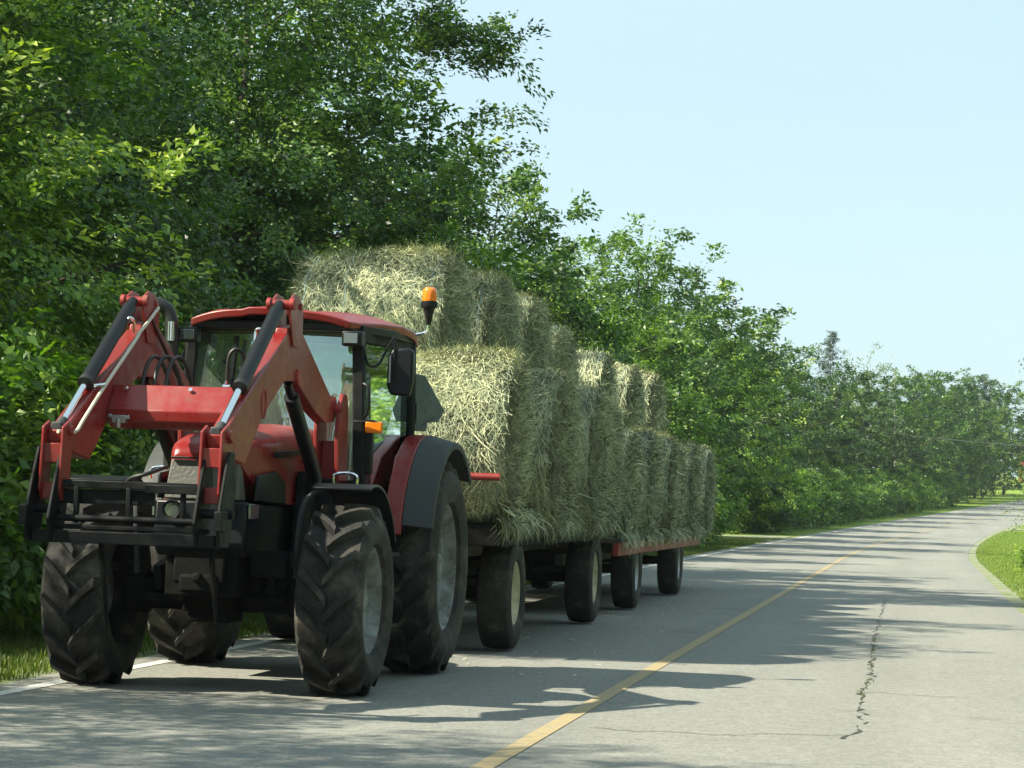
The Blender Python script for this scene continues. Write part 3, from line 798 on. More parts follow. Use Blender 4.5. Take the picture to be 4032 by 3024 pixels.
# curved windshield
mb = MB(); vs, fs = [], []; nu, nv = 10, 6
for th in (0, .008):
    for j in range(nv+1):
        for i in range(nu+1):
            u = -1+2*i/nu; v = j/nv; hw = .645*(1-v)+.585*v
            vs.append((u*hw, 1.135 - .03*(1-u*u) + .09*v + th, 1.47 + v*(1.09 + .05*(1-u*u))))
N1 = (nu+1)*(nv+1)
for j in range(nv):
    for i in range(nu):
        a = j*(nu+1)+i; fs += [(a, a+1, a+nu+2, a+nu+1), (N1+a, N1+a+nu+1, N1+a+nu+2, N1+a+1)]
mb.add(vs, fs); mb.build('windshield', M['windshield'], T)
for sg in (-1, 1):
    pane('door_glass', [(sg*.695, 1.24, 1.2), (sg*.785, 2.37, 1.2), (sg*.768, 2.37, 2.50), (sg*.637, 1.27, 2.46)], M['sideglass'])
pane('rear_window', [(-.74, 2.44, 1.55), (.74, 2.44, 1.55), (.74, 2.44, 2.54), (-.74, 2.44, 2.54)], M['sideglass'])
# opened rear quarter window swung out
qw = pane('quarter_window', [(.77, 2.50, 2.33), (.86, 2.56, 2.32), (1.01, 2.64, 2.05), (.97, 2.62, 1.96), (.89, 2.58, 1.95), (.88, 2.57, 1.88), (.78, 2.5, 1.88)], M['smoked'])
MB().box((.80, 2.49, 2.02), (.03, .03, .16)).box((.79, 2.49, 2.22), (.02, .03, .05)).build('window_latch', M['blacksat'], qw, .004)
# roof
nu, nv = 24, 10; vs, fs = [], []
def roofpt(u, v, top):
    hw = .60 + .235*math.sin(min(1, v*1.15)*math.pi/2)
    hw *= 1 if v < .8 else 1-.10*((v-.8)/.2)**2
    y = .98 + 1.68*v + .07*abs(u)**2*(1-v) - .03*(1-v)
    z = 2.695 - .075*abs(u)**3.2 + .045*math.sin(v*math.pi*.9) - .05*max(0, v-.75)/.25
    z += .014*(1 if abs(u) < .32 else 0)*(1-v)
    rib = .012*math.cos(u*math.pi*3.0)
    if top:
        return (u*hw, y, z + rib*(v > .08))
    return (u*hw*.99, y+(.015 if v < .05 else (-.015 if v > .95 else 0)), z-.055-.025*abs(u)**4*v)
for top in (1, 0):
    for j in range(nv+1):
        for i in range(nu+1): vs.append(roofpt(-1+2*i/nu, j/nv, top))
N1 = (nu+1)*(nv+1)
for j in range(nv):
    for i in range(nu):
        a = j*(nu+1)+i; fs += [(a, a+1, a+nu+2, a+nu+1), (N1+a, N1+a+nu+1, N1+a+nu+2, N1+a+1)]
for i in range(nu): fs += [(i, N1+i, N1+i+1, i+1), (nv*(nu+1)+i, nv*(nu+1)+i+1, N1+nv*(nu+1)+i+1, N1+nv*(nu+1)+i)]
for j in range(nv):
    a = j*(nu+1); b = a+nu; fs += [(a, a+nu+1, N1+a+nu+1, N1+a), (b, N1+b, N1+b+nu+1, b+nu+1)]
roof = MB().add(vs, fs).build('cab_roof', M['red'], T, .01, 30)
mb = MB(); mb.prism([(-.60, 1.05), (.60, 1.05), (.78, 1.7), (.80, 2.5), (-.80, 2.5), (-.78, 1.7)], 2.555, 2.615, 'z'); mb.build('roof_lining', M['blacksat'], T, .01)
# dark corner pods with work lights
for sg in (-1, 1):
    wl = MB().box((sg*.62, 1.06, 2.50), (.15, .12, .11)).build('work_light', M['blacksat'], T, .012)
    MB().box((sg*.615, .995, 2.50), (.105, .012, .075)).build('lens', M['lampglass'], wl, .004)
# interior
st = MB().box((0, 2.0, 1.38), (.5, .5, .14)).box((0, 2.27, 1.75), (.46, .12, .66), Matrix.Rotation(R(-8), 3, 'X')).box((0, 2.32, 2.13), (.26, .09, .17)).build('seat', M['seat'], T, .04)
sw = MB()
cw = Vector((0.02, 1.62, 1.80)); ax = Vector((0, -.45, .9)).normalized(); a1 = Vector((1, 0, 0)); b1 = ax.cross(a1)
ring = [cw + (a1*math.cos(t)+b1*math.sin(t))*.19 for t in [2*math.pi*k/24 for k in range(25)]]
sw.tube(ring, .015, 8, False)
for k in range(3):
    t = k*2.09; sw.tube([cw, cw + (a1*math.cos(t)+b1*math.sin(t))*.19], .012, 6)
sw.tube([cw, cw-ax*.5], .035, 8); sw.build('steering_wheel', M['blacksat'], T)
wpr = MB(); wpr.bar((-.29, 1.07, 2.10), (-.265, 1.10, 2.50), .03, .02); wpr.bar((-.36, 1.09, 2.32), (-.28, 1.085, 2.23), .018, .018); wpr.bar((-.3, 1.07, 1.5), (-.29, 1.08, 2.12), .025, .02)
wpr.build('wiper', M['blacksat'], T)
# mirrors
mr = MB().prism([(1.0, 2.46), (.86, 2.455), (.83, 2.40), (.825, 2.18), (.85, 2.11), (1.0, 2.10), (1.02, 2.2), (1.02, 2.42)], 1.30, 1.37, 'y').build('side_mirror', M['blacksat'], T, .02)
MB().tube(smooth_path([(.67, 1.2, 2.44), (.70, 1.25, 2.32), (.76, 1.3, 2.33), (.82, 1.3, 2.44), (.87, 1.3, 2.53), (.88, 1.3, 2.5), (.88, 1.29, 2.2)], 6), .009, 8).build('mirror_arm', M['blacksat'], mr)
MB().bar((.85, 1.292, 2.2), (.85, 1.292, 2.4), .008, .012).build('mirror_edge', M['steel'], mr)
ml = MB().prism([(-.70, 2.47), (-.64, 2.47), (-.63, 2.34), (-.70, 2.33)], 1.22, 1.28, 'y').build('side_mirror', M['blacksat'], T, .01)
MB().tube(smooth_path([(-.62, 1.2, 2.27), (-.70, 1.23, 2.28), (-.72, 1.24, 2.34), (-.71, 1.25, 2.40)], 5), .009, 8).build('mirror_arm', M['blacksat'], ml)
# amber marker lights and brackets
for sg in (-1, 1):
    al = MB().box((sg*.775, 1.17, 1.862), (.125, .05, .085)).build('marker_light', M['amber'], T, .01)
    MB().box((sg*.70, 1.2, 1.90), (.17, .10, .03)).box((sg*.70, 1.22, 1.7), (.12, .08, .36)).build('light_bracket', M['blacksat'], al, .012)
    MB().tube(smooth_path([(sg*.69, 1.14, 2.18), (sg*.735, 1.12, 2.14), (sg*.735, 1.12, 1.98), (sg*.70, 1.15, 1.93)], 5), .011, 8).build('grab_handle', M['blacksat'], T)
# beacon
bc = MB().lathe([(2.775, .03), (2.83, .045), (2.835, .062), (2.855, .066), (2.885, .062), (2.885, .001)], (.925, 2.3, 0), 24, 'z').lathe([(2.70, .001), (2.70, .016), (2.78, .034), (2.78, .001)], (.925, 2.3, 0), 16, 'z').build('beacon', M['blacksat'], T)
lens = MB().lathe([(2.886, .055), (2.90, .057), (2.96, .055), (2.98, .05), (2.992, .036), (2.996, .001)], (.925, 2.3, 0), 24, 'z').build('lens', M['amber'], bc)
MB().tube(smooth_path([(.79, 2.3, 2.62), (.86, 2.3, 2.63), (.91, 2.3, 2.65), (.925, 2.3, 2.71)], 5), .011, 8).build('beacon_stalk', M['chrome'], bc)
# exhaust
ex = MB().tube(smooth_path([(-.68, .92, 1.5), (-.70, .92, 2.2), (-.71, .92, 2.5), (-.735, .92, 2.64), (-.79, .9, 2.70), (-.86, .88, 2.71)], 6), .05, 14).build('exhaust_pipe', M['hose'], T)
MB().tube([(-.70, .87, 2.44), (-.70, .87, 2.58)], .03, 10).build('heat_shield', M['chrome'], ex)

# loader arms
armp = [(-.57, 2.43), (-.60, 2.60), (-.52, 2.67), (-.35, 2.67), (-.25, 2.62), (-.24, 2.48), (.72, 2.06), (.90, 2.06), (.97, 1.98), (.86, 1.88), (.58, 1.87), (.30, 1.93), (-.28, 2.12), (-.62, 2.12), (-1.15, 1.84), (-1.40, 1.62), (-1.52, 1.53), (-1.80, 1.56), (-2.04, 1.62), (-2.05, 1.72), (-1.96, 1.74), (-1.62, 1.915)]
front = [(-1.62, 1.915), (-.60, 2.42), (-.40, 2.40), (-.28, 2.12), (-.62, 2.10), (-1.15, 1.84), (-1.40, 1.63), (-1.52, 1.53), (-1.80, 1.56), (-2.03, 1.62), (-2.05, 1.70), (-1.97, 1.73)]
rear = [(-.58, 2.40), (-.56, 2.46), (-.26, 2.50), (.72, 2.07), (.90, 2.07), (.97, 1.98), (.86, 1.88), (.58, 1.87), (.30, 1.93), (-.28, 2.12), (-.45, 2.20)]
apex = [(-.48, 2.34), (-.60, 2.55), (-.59, 2.65), (-.50, 2.69), (-.36, 2.68), (-.26, 2.61), (-.25, 2.46), (-.33, 2.34)]
for sg in (-1, 1):
    x0, x1 = sg*.455, sg*.555
    arm = MB().prism(front, x0, x1).build('loader_arm', M['red'], T, .008)
    MB().prism(rear, sg*.462, sg*.548).build('rear_limb', M['red'], arm, .008)
    mb = MB()
    for xx in (sg*.44, sg*.556): mb.prism(apex, xx, xx+sg*.016)
    mb.cyl((sg*.42, -.60, 2.615), (sg*.59, -.60, 2.615), .028, 12)
    mb.cyl((sg*.43, -.34, 2.62), (sg*.585, -.34, 2.62), .024, 12)
    mb.build('apex_plate', M['red'], arm, .004)
    for a, b, y_, z_, r_ in ((.57, .60, -.60, 2.615, .04), (.41, .44, -.60, 2.615, .04), (.55, .60, .86, 1.98, .035), (.555, .60, -1.96, 1.68, .03), (.55, .575, -.3, 2.15, .05)):
        MB().cyl((sg*a, y_, z_), (sg*b, y_, z_), r_, 14).build('pivot_pin', M['red_old'], arm, .004)
    ring = [(sg*.5565, -1.13 + .055*math.cos(t), 1.93 + .09*math.sin(t)) for t in [2*math.pi*k/20 for k in range(21)]]
    MB().tube(ring, .008, 5, False).build('decal', M['red_old'], arm)
    # bucket cylinder
    A = Vector((sg*.505, -.62, 2.62)); Bp = Vector((sg*.505, -2.0, 1.70)); d = (Bp-A).normalized(); L = (Bp-A).length
    up = Vector((0, d.z, -d.y))*-.0
    cy = MB().tube([A + d*.02, A + d*.10, A + d*.11, A + d*(L*.66), A + d*(L*.66+.002)], [.034, .036, .047, .047, .047], 18).build('bucket_cylinder', M['blacksat'], T, 0)
    MB().tube([A + d*(L*.64), A + d*(L*.665)], .05, 18).build('gland', M['hose'], cy)
    MB().tube([A + d*(L*.66), A + d*(L*.94)], .023, 14).build('rod', M['chrome'], cy)
    MB().tube([A + d*(L*.93), A + d*L], .034, 12).box(Bp, (.07, .08, .10)).build('rod_clevis', M['greyplastic'], cy, .01)
    # lift cylinder
    A2, B2 = Vector((sg*.50, -.33, 2.10)), Vector((sg*.50, .62, 1.42))
    lc = MB().tube([A2, A2.lerp(B2, .15)], .03, 12).build('lift_cylinder', M['blacksat'], T)
    MB().tube([A2.lerp(B2, .12), A2.lerp(B2, .9)], .052, 16).build('barrel', M['blacksat'], lc)
    MB().tube([A2.lerp(B2, .88), B2], .035, 12).build('clevis', M['greyplastic'], lc)
    # tower
    mb = MB(); mb.prism([(.86, 2.02), (.92, 2.09), (1.02, 2.09), (1.08, 2.0), (1.12, 1.46), (.86, 1.46), (.80, 1.8)], sg*.565, sg*.60)
    mb.prism([(.86, 2.02), (.92, 2.09), (1.02, 2.09), (1.08, 2.0), (1.12, 1.46), (.86, 1.46), (.80, 1.8)], sg*.41, sg*.44); mb.box((sg*.5, 1.03, 1.60), (.12, .16, .3))
    tw = mb.build('loader_tower', M['red'], T, .008)
    mb = MB(); mb.prism([(.55, 1.52), (1.12, 1.46), (1.12, .9), (.5, .62), (-.15, .66), (-.2, .84), (.42, .95)], sg*.37, sg*.43)
    mb.box((sg*.47, .96, 1.2), (.14, .16, .55)); mb.box((sg*.40, .62, 1.42), (.24, .12, .12))
    mb.build('loader_mount', M['black'], tw, .01)
    # tilt linkage
    mb = MB()
    for xx in (sg*.43, sg*.555): 
        mb.prism([(-1.93, 1.72), (-2.0, 1.76), (-2.10, 1.72), (-2.13, 1.34), (-2.08, 1.27), (-1.99, 1.27), (-1.96, 1.34)], xx, xx+sg*.018)
    mb.box((sg*.50, -2.06, 1.56), (.13, .05, .12)); mb.box((sg*.50, -2.06, 1.33), (.13, .05, .10))
    mb.cyl((sg*.41, -2.0, 1.70), (sg*.60, -2.0, 1.70), .03, 12)
    lk = mb.build('tilt_link', M['red'], T, .006)
    mb = MB(); 
    for xx in (sg*.445, sg*.59):
        mb.prism([(-2.06, 1.60), (-1.96, 1.60), (-1.90, 1.40), (-1.96, 1.16), (-2.02, 1.02), (-2.20, 1.02), (-2.26, 1.16), (-2.16, 1.40)], xx, xx+sg*.022)
    mb.box((sg*.61, -2.2, 1.18), (.05, .14, .12)); mb.cyl((sg*.42, -2.1, 1.22), (sg*.66, -2.1, 1.22), .03, 10)
    mb.build('carrier_side', M['black'], T, .006)
# crossbeam with folded face
bm_ = MB().prism([(-1.02, 2.025), (-1.10, 2.03), (-1.24, 1.86), (-1.23, 1.79), (-1.15, 1.745), (-1.02, 1.745)], -.455, .455).build('crossbeam', M['red'], T, .008)
mb = MB()
for xx in (-.36, .07): mb.cyl((xx, -1.135, 1.997), (xx, -1.15, 2.008), .014, 8)
mb.build('beam_bolt', M['chrome'], bm_)
mb = MB(); mb.box((-.36, -1.26, 1.80), (.09, .05, .05)); mb.cyl((-.43, -1.27, 1.82), (-.37, -1.27, 1.80), .016, 8); mb.cyl((-.34, -1.27, 1.80), (-.29, -1.27, 1.815), .016, 8); mb.cyl((-.36, -1.28, 1.80), (-.36, -1.28, 1.74), .018, 8)
mb.build('valve_block', M['steel'], T, .004)
MB().tube(smooth_path([(.29, -1.06, 2.03), (.285, -1.06, 2.15), (.30, -1.06, 2.25), (.345, -1.05, 2.28), (.385, -1.02, 2.22), (.39, -.98, 2.05), (.38, -.95, 1.9)], 6), .012, 8).build('hydraulic_hose', M['hose'], T)
MB().cyl((.265, -1.07, 2.035), (.31, -1.07, 2.035), .016, 8).cyl((.27, -1.07, 2.03), (.285, -1.065, 2.07), .012, 8).build('hose_fitting', M['chrome'], T)
MB().tube(smooth_path([(-.425, -.33, 2.59), (-.425, -.60, 2.45), (-.43, -.74, 2.38), (-.41, -.82, 2.35), (-.41, -1.4, 2.02), (-.41, -1.80, 1.78), (-.415, -1.92, 1.70), (-.44, -2.02, 1.69), (-.47, -2.1, 1.69)], 5), .012, 8).build('hydraulic_pipe', M['pipe'], T)
MB().tube(smooth_path([(-.47, -.86, 2.46), (-.45, -.86, 2.48), (-.43, -.84, 2.46), (-.43, -.8, 2.38)], 5), .011, 8).build('pipe_fitting', M['chrome'], T)
MB().cyl((-.46, -1.5, 2.0), (-.40, -1.46, 2.01), .012, 8).build('pipe_fitting', M['chrome'], T)
MB().tube(smooth_path([(.38, -.52, 2.44), (.33, -.52, 2.45), (.315, -.52, 2.42), (.32, -.54, 2.33)], 5), .011, 8).build('pipe_fitting', M['chrome'], T)
for k, dx in enumerate((-.34, -.26, -.18)):
    MB().tube(smooth_path([(dx, -.95, 1.86), (dx-.02, -.75, 2.16), (dx+.01, -.62, 2.24), (dx+.05, -.5, 2.12), (dx+.05, -.4, 1.9)], 6), .014, 8).build('hydraulic_hose', M['hose'], T)
for sg in (-1, 1):
    MB().tube(smooth_path([(sg*.44, -.42, 2.5), (sg*.43, -.2, 2.36), (sg*.43, .3, 2.1), (sg*.43, .8, 1.9), (sg*.42, .95, 1.6)], 5), .013, 8).build('hydraulic_hose', M['hose'], T)
    MB().tube(smooth_path([(sg*.60, .70, 1.43), (sg*.60, .70, 1.50), (sg*.68, .72, 1.52), (sg*.76, .72, 1.50), (sg*.76, .72, 1.43)], 4), .011, 8).build('grab_loop', M['chrome'], T)
    MB().prism([(-.02, 1.64), (-.02, 1.60), (1.05, 1.66), (1.05, 1.70)], sg*.345, sg*.392).build('hood_seam', M['blacksat'], T)
# carrier bars
mb = MB()
mb.box((0, -2.06, 1.375), (.88, .06, .05)); mb.box((.28, -2.10, 1.36), (.34, .09, .055)); mb.box((-.16, -2.03, 1.30), (.60, .05, .09))
mb.tube([(-.46, -2.12, 1.168), (.46, -2.12, 1.168)], .022, 10)
mb.box((0, -2.15, 1.055), (1.14, .09, .075)); mb.box((0, -2.10, 1.115), (1.02, .05, .03))
mb.box((-.33, -2.1, 1.25), (.03, .04, .22)); mb.box((.0, -2.1, 1.25), (.03, .04, .22)); mb.box((.34, -2.1, 1.25), (.03, .04, .22))
mb.build('carrier_frame', M['black'], T, .006)
mb = MB(); mb.tube(smooth_path([(-.10, -2.0, 1.31), (-.02, -2.06, 1.41), (.10, -2.08, 1.45), (.17, -1.9, 1.5)], 5), .013, 8); mb.build('hydraulic_hose', M['hose'], T)
for x0, x1 in ((-.16, -.10), (.53, .585)):
    mb = MB()
    for dd in (0, .02): pass
    mb.tube([(x0, -2.12, 1.06), (x0*.5+x1*.5, -2.13, .80), (x1, -2.10, .50)], [.020, .018, .006], 8)
    mb.build('bale_spear', M['steel'] if False else M['chassis'], T)

# ------------------------------------------------------------------ wagons
def make_wagon(name, label, y0, y1, zd, wy, wr, hw, rails, sillmat, woodmat):
    W_ = thing(name, label, 'wagon', (TX+.02, (y0+y1)/2, 0), 'hay wagons behind the tractor')
    yc = (y0+y1)/2
    mb = MB(); n = int((y1-y0)/.2)
    for k in range(n):
        a = y0 + (y1-y0)*k/n; mb.box((0, a+.095-yc, zd-.025), (hw*2, .19, .045))
    mb.build('deck', woodmat, W_)
    for sg in (-1, 1):
        mb = MB(); mb.prism([(y0-yc, zd-.05), (y1-yc, zd-.05), (y1-yc, zd-.21), (y0-yc, zd-.21)], sg*(hw-.09), sg*(hw-.02)); mb.build('side_sill', sillmat, W_, .006)
        mb = MB(); mb.box((sg*.4, 0, zd-.28), (.1, y1-y0-.3, .14)); mb.build('stringer', woodmat, W_, .006)
    k = y0+.5
    while k < y1:
        cb = MB().box((0, k-yc, zd-.125), (hw*2-.2, .1, .12)).build('cross_beam', woodmat, W_, .004)
        e = MB()
        for sg in (-1, 1): e.box((sg*(hw+.005), k-yc, zd-.085), (.05, .22, .07))
        e.build('stake_pocket', M['endwood'] if sillmat is M['red_old'] else woodmat, cb, .003)
        k += .85
    for w in wy:
        ax = MB().box((0, w-yc, wr), (1.7, .12, .12)).box((0, w-yc, zd-.42), (1.3, .16, .14)).box((.35, w-yc, (wr+zd-.4)/2), (.1, .1, zd-.4-wr)).box((-.35, w-yc, (wr+zd-.4)/2), (.1, .1, zd-.4-wr)).build('axle', M['chassis'], W_, .01)
    MB().cyl((0, wy[0]-yc-.1, wr+.08), (0, wy[1]-yc, wr+.08), .055, 10).build('reach_pole', M['chassis'], W_)
    MB().bar((-.3, wy[0]-yc, wr), (0, y0-yc-.9, .52), .07, .08).bar((.3, wy[0]-yc, wr), (0, y0-yc-.9, .52), .07, .08).bar((0, y0-yc-.85, .52), (0, y0-yc-1.35, .5), .06, .06).build('tongue', M['chassis'], W_, .006)
    return W_, yc
WT = tyre_mb(.52, .30, .28, 0, .012, .03, .2, 40)
def wagon_wheels(W_, yc, wy, wr, tm, rimmat):
    for w in wy:
        for sg in (-1, 1):
            h, tm = wheel(W_, 'wheel', sg*.98, w-yc, wr, tm, .30, .28, sg, rimmat)
    return tm
W1, y1c = make_wagon('hay_wagon', 'front hay wagon with cream wheel rims and a red front rail', 21.35, 28.75, 1.16, (22.42, 28.0), .52, 1.16, True, M['chassis'], M['darkwood'])
MB().box((0, 21.32-y1c, 1.06), (2.3, .10, .2)).build('header_beam', M['chassis'], W1, .01)
WT = wagon_wheels(W1, y1c, (22.42, 28.0), .52, WT, M['cream'])
mb = MB(); mb.cyl((-1.17, 20.93-y1c, 1.555), (1.18, 20.93-y1c, 1.555), .032, 12); 
fr = mb.build('front_rail', M['red'], W1)
mb = MB()
for xx in (-.7, .7): mb.bar((xx, 21.0-y1c, 1.0), (xx, 20.95-y1c, 1.54), .05, .05); mb.bar((xx, 21.0-y1c, 1.06), (xx, 21.6-y1c, 1.06), .05, .05)
mb.build('rail_post', M['red_old'], fr)
W2, y2c = make_wagon('hay_wagon', 'rear hay wagon with red side sills and pale stake pockets', 29.9, 41.0, .94, (32.2, 37.9), .52, 1.16, False, M['red_old'], M['darkwood'])
wagon_wheels(W2, y2c, (32.2, 37.9), .52, WT, M['steel'])

# ------------------------------------------------------------------ hay bales
def bale_mesh(name, seed, r, L, nstraw, sw=.010):
    g = np.random.default_rng(seed)
    nt_, nx_ = 56, 16
    ph = g.uniform(0, 6.28, 8)
    def rad(th, u): return r*(1 + .028*np.sin(2*th+ph[0]) + .02*np.sin(5*th+ph[1]+u*3) + .018*np.sin(9*th+ph[2]-u*7) + .035*np.sin(u*5+ph[3]) ) * (1 - .20*np.maximum(0, -2*u/L)**4 - .06*np.maximum(0, 2*u/L)**6)
    th = np.linspace(0, 2*np.pi, nt_, endpoint=False); us = np.linspace(-L/2, L/2, nx_)
    V = []
    for u in us:
        rr = rad(th, u)*(1+g.normal(0, .010, nt_)); V.append(np.stack([np.full(nt_, u), rr*np.cos(th), rr*np.sin(th)], -1))
    for sg in (-1, 1):
        for q in (.78, .5, .22, .02):
            rr = rad(th, sg*L/2)*q*(1+g.normal(0, .02, nt_)); V.append(np.stack([sg*(L/2+.05*(1-q)+g.normal(0, .014, nt_)), rr*np.cos(th), rr*np.sin(th)], -1))
    V = np.concatenate(V); F = []
    ring = lambda a: np.arange(nt_)+a*nt_
    def join(a, b):
        A, B = ring(a), ring(b); F.append(np.stack([A, np.roll(A, -1), np.roll(B, -1), B], -1))
    for i in range(nx_-1): join(i, i+1)
    seq = [0] + [nx_+k for k in range(4)]
    for a, b in zip(seq[:-1], seq[1:]): join(a, b)
    seq = [nx_-1] + [nx_+4+k for k in range(4)]
    for a, b in zip(seq[:-1], seq[1:]): join(a, b)
    F = np.concatenate(F); tb = np.clip(g.normal(.30, .12, len(F)), 0, 1); tb[nt_*nx_:] -= .20  # end faces browner, and darker in tint to stand in for their shade
    # straws
    n = nstraw; n1 = int(n*.72)
    t = g.uniform(0, 2*np.pi, n1); u = g.uniform(-L/2, L/2, n1); edge = g.random(n1) < .03
    u = np.where(edge, np.sign(u)*(L/2-np.abs(g.normal(.02, .05, n1))), u)
    rr = rad(t, u)
    P = np.stack([u, rr*np.cos(t), rr*np.sin(t)], -1); Nn = np.stack([0*u, np.cos(t), np.sin(t)], -1); Tn = np.stack([0*u, -np.sin(t), np.cos(t)], -1)
    a = g.normal(0, .55, n1) + (g.random(n1) < .25)*g.uniform(-1.5, 1.5, n1)
    D = Tn*np.cos(a)[:, None] + np.array([1.0, 0, 0])*np.sin(a)[:, None]
    D = np.where(edge[:, None], Tn*g.normal(0, .5, n1)[:, None] + np.array([1.0, 0, 0])*np.sign(u)[:, None], D)
    D = norm(D + Nn*np.abs(g.normal(.03, .09, n1))[:, None] - np.array([0, 0, .12]))
    n2 = n-n1
    q = np.sqrt(g.random(n2)); t2 = g.uniform(0, 2*np.pi, n2); sg = np.where(g.random(n2) < .5, -1.0, 1.0)
    P2 = np.stack([sg*(L/2+.05*(1-q)), r*q*np.cos(t2)*.98, r*q*np.sin(t2)*.98], -1); N2 = np.stack([sg, 0*sg, 0*sg], -1)
    T2 = np.stack([0*sg, -np.sin(t2), np.cos(t2)], -1)
    D2 = norm(T2*np.sign(g.normal(0, 1, n2))[:, None] + g.normal(0, .5, (n2, 3))*np.array([.3, 1, 1]) + N2*np.abs(g.normal(.02, .07, n2))[:, None] - np.array([0, 0, .2]))
    P = np.concatenate([P, P2]); Nn = np.concatenate([Nn, N2]); D = np.concatenate([D, D2])
    ln = g.uniform(.06, .24, n)*np.where(g.random(n) < .05, 1.7, 1); ov = np.abs(P[:, 0] + D[:, 0]*ln) > L/2 + .02 + np.abs(g.normal(0, .025, n)); ov[n1:] = False
    D[:, 0] = np.where(ov, -np.sign(P[:, 0])*np.abs(D[:, 0])*.6, D[:, 0]); D = norm(D)
    S = norm(np.cross(D, Nn))*(sw*g.uniform(.5, 1.3, n)/2)[:, None]
    P = P + Nn*g.uniform(-.005, .022, n)[:, None]
    mid = P + D*(ln*.5)[:, None] + Nn*g.normal(.012, .02, n)[:, None]
    tip = P + D*ln[:, None] + Nn*g.normal(.0, .02, n)[:, None]; tip[:, 2] -= ln*.10
    W_ = np.stack([P-S, P+S, mid+S, mid-S, tip+S*.4, tip-S*.4], 1).reshape(-1, 3); b = len(V)+np.arange(n)*6
    F1 = np.stack([b, b+1, b+2, b+3], -1); F2 = np.stack([b+3, b+2, b+4, b+5], -1)
    ts = g.normal(.50, .24, n); ts[n1:] -= .22; ts = np.clip(ts, 0, 1)  # straws on the ends tinted down likewise: brown hay plus painted shade
    return np_mesh(name, np.concatenate([V, W_]), np.concatenate([F, F1, F2]), np.concatenate([tb, ts, ts]), (M['hay'],))
def net_mesh(r, L, seed):
    g = np.random.default_rng(seed); mb = MB()
    for u in (-.42, -.18, .09, .31, .45):
        u = u*L; w = .0035
        ph = g.uniform(0, 6.28)
        ring = [(u + .03*math.sin(t*2+ph) + .012*math.sin(t*9), (r*1.012+.012)*math.cos(t), (r*1.012+.012)*math.sin(t)) for t in [2*math.pi*k/48 for k in range(49)]]
        vs = []
        for p in ring: vs += [(p[0]-w, p[1], p[2]), (p[0]+w, p[1], p[2])]
        mb.add(vs, [(2*i, 2*i+1, 2*i+3, 2*i+2) for i in range(48)])
    me = bpy.data.meshes.new('net_wrap'); me.from_pydata(mb.v, [], mb.f); me.materials.append(M['net']); return me
NB1 = [(bale_mesh('hay_bale', 40+k, .72, 1.2, 30000, .0055), net_mesh(.72, 1.2, k)) for k in range(3)]
TB1 = [(bale_mesh('hay_bale', 50+k, .70, 1.36, 30000, .0055), net_mesh(.70, 1.36, k)) for k in range(2)]
NB2 = [(bale_mesh('hay_bale', 60+k, .68, 1.2, 15000, .009), net_mesh(.68, 1.2, k)) for k in range(2)]
GB = 'round hay bales stacked on the wagons'
def bale(m, x, y, z, roll, label, yaw=0, group=GB, s=(1, 1, 1)):
    o = bpy.data.objects.new('hay_bale', m[0]); COL.objects.link(o)
    o.location = (TX+x, y, z); o.rotation_euler = (R(roll), 0, R(yaw)); o.scale = s
    tag(o, label, 'hay bale', group)
    n = bpy.data.objects.new('net_wrap', m[1]); COL.objects.link(n); n.parent = o
    return o
Z1 = 1.16+.71
ys1 = [21.74, 23.86, 25.98, 28.04]
lb1 = ['sunlit hay bale at the bottom front corner of the front wagon, above the red rail', 'bottom-row hay bale second from the front on the front wagon, behind the sunlit one',
       'bottom-row hay bale third from the front on the front wagon', 'last bottom-row hay bale on the front wagon, mostly hidden']
for k, y in enumerate(ys1):
    bale(NB1[k % 3], (.60, .73, .80, .68)[k], y, Z1 - (0, .03, .04, .05)[k], 40*k+200, lb1[k], (1, -4, -3, -3)[k], s=(1, 1, (1, .97, .96, .95)[k]))
    bale(NB1[(k+1) % 3], -.64, y+.05, Z1, 70*k+20, 'round hay bale in the bottom row on the verge side of the front wagon', 0, 'bottom bales on the verge side of the front wagon')
tb = [(-.29, 22.80, 2.89, 'topmost front hay bale with a sunlit patch, right above the tractor cab', 0), (-.17, 24.92, 2.90, 'second hay bale of the top row on the front wagon, behind the amber beacon', 1),
      (-.14, 27.01, 2.88, 'third hay bale of the top row on the front wagon', 0), (-.10, 28.85, 2.70, 'rearmost and lowest hay bale of the top row on the front wagon', 1)]
for k, (x, y, z, l, m) in enumerate(tb): bale(TB1[m], x, y, z, 60*k+150, l, (0, -6, -5, -7)[k])
Z2 = .94+.66
ys2 = [31.0 + 2.06*k for k in range(6)]
nth = ['first', 'second', 'third', 'fourth', 'fifth', 'sixth and last']
for k, y in enumerate(ys2):
    bale(NB2[k % 2], .62 + .05*((k*7) % 3-1), y, Z2 + .02*((k*5) % 3-1), 50*k+30, nth[k] + ' hay bale from the front in the bottom row of the rear wagon', (k*37) % 7-4)
    bale(NB2[(k+1) % 2], -.62, y, Z2, 80*k, 'round hay bale in the bottom row on the verge side of the rear wagon', 0, 'bottom bales on the verge side of the rear wagon')
t2 = [(.08, 32.05, 2.60, 'sunlit hay bale at the front of the top row on the rear wagon'), (.22, 34.1, 2.55, 'sunlit hay bale second in the top row of the rear wagon'), (.30, 36.15, 2.53, 'last sunlit hay bale in the top row of the rear wagon')]
for k, (x, y, z, l) in enumerate(t2): bale(NB2[k % 2], x, y, z, 45*k+10, l, (-2, -5, -5)[k])

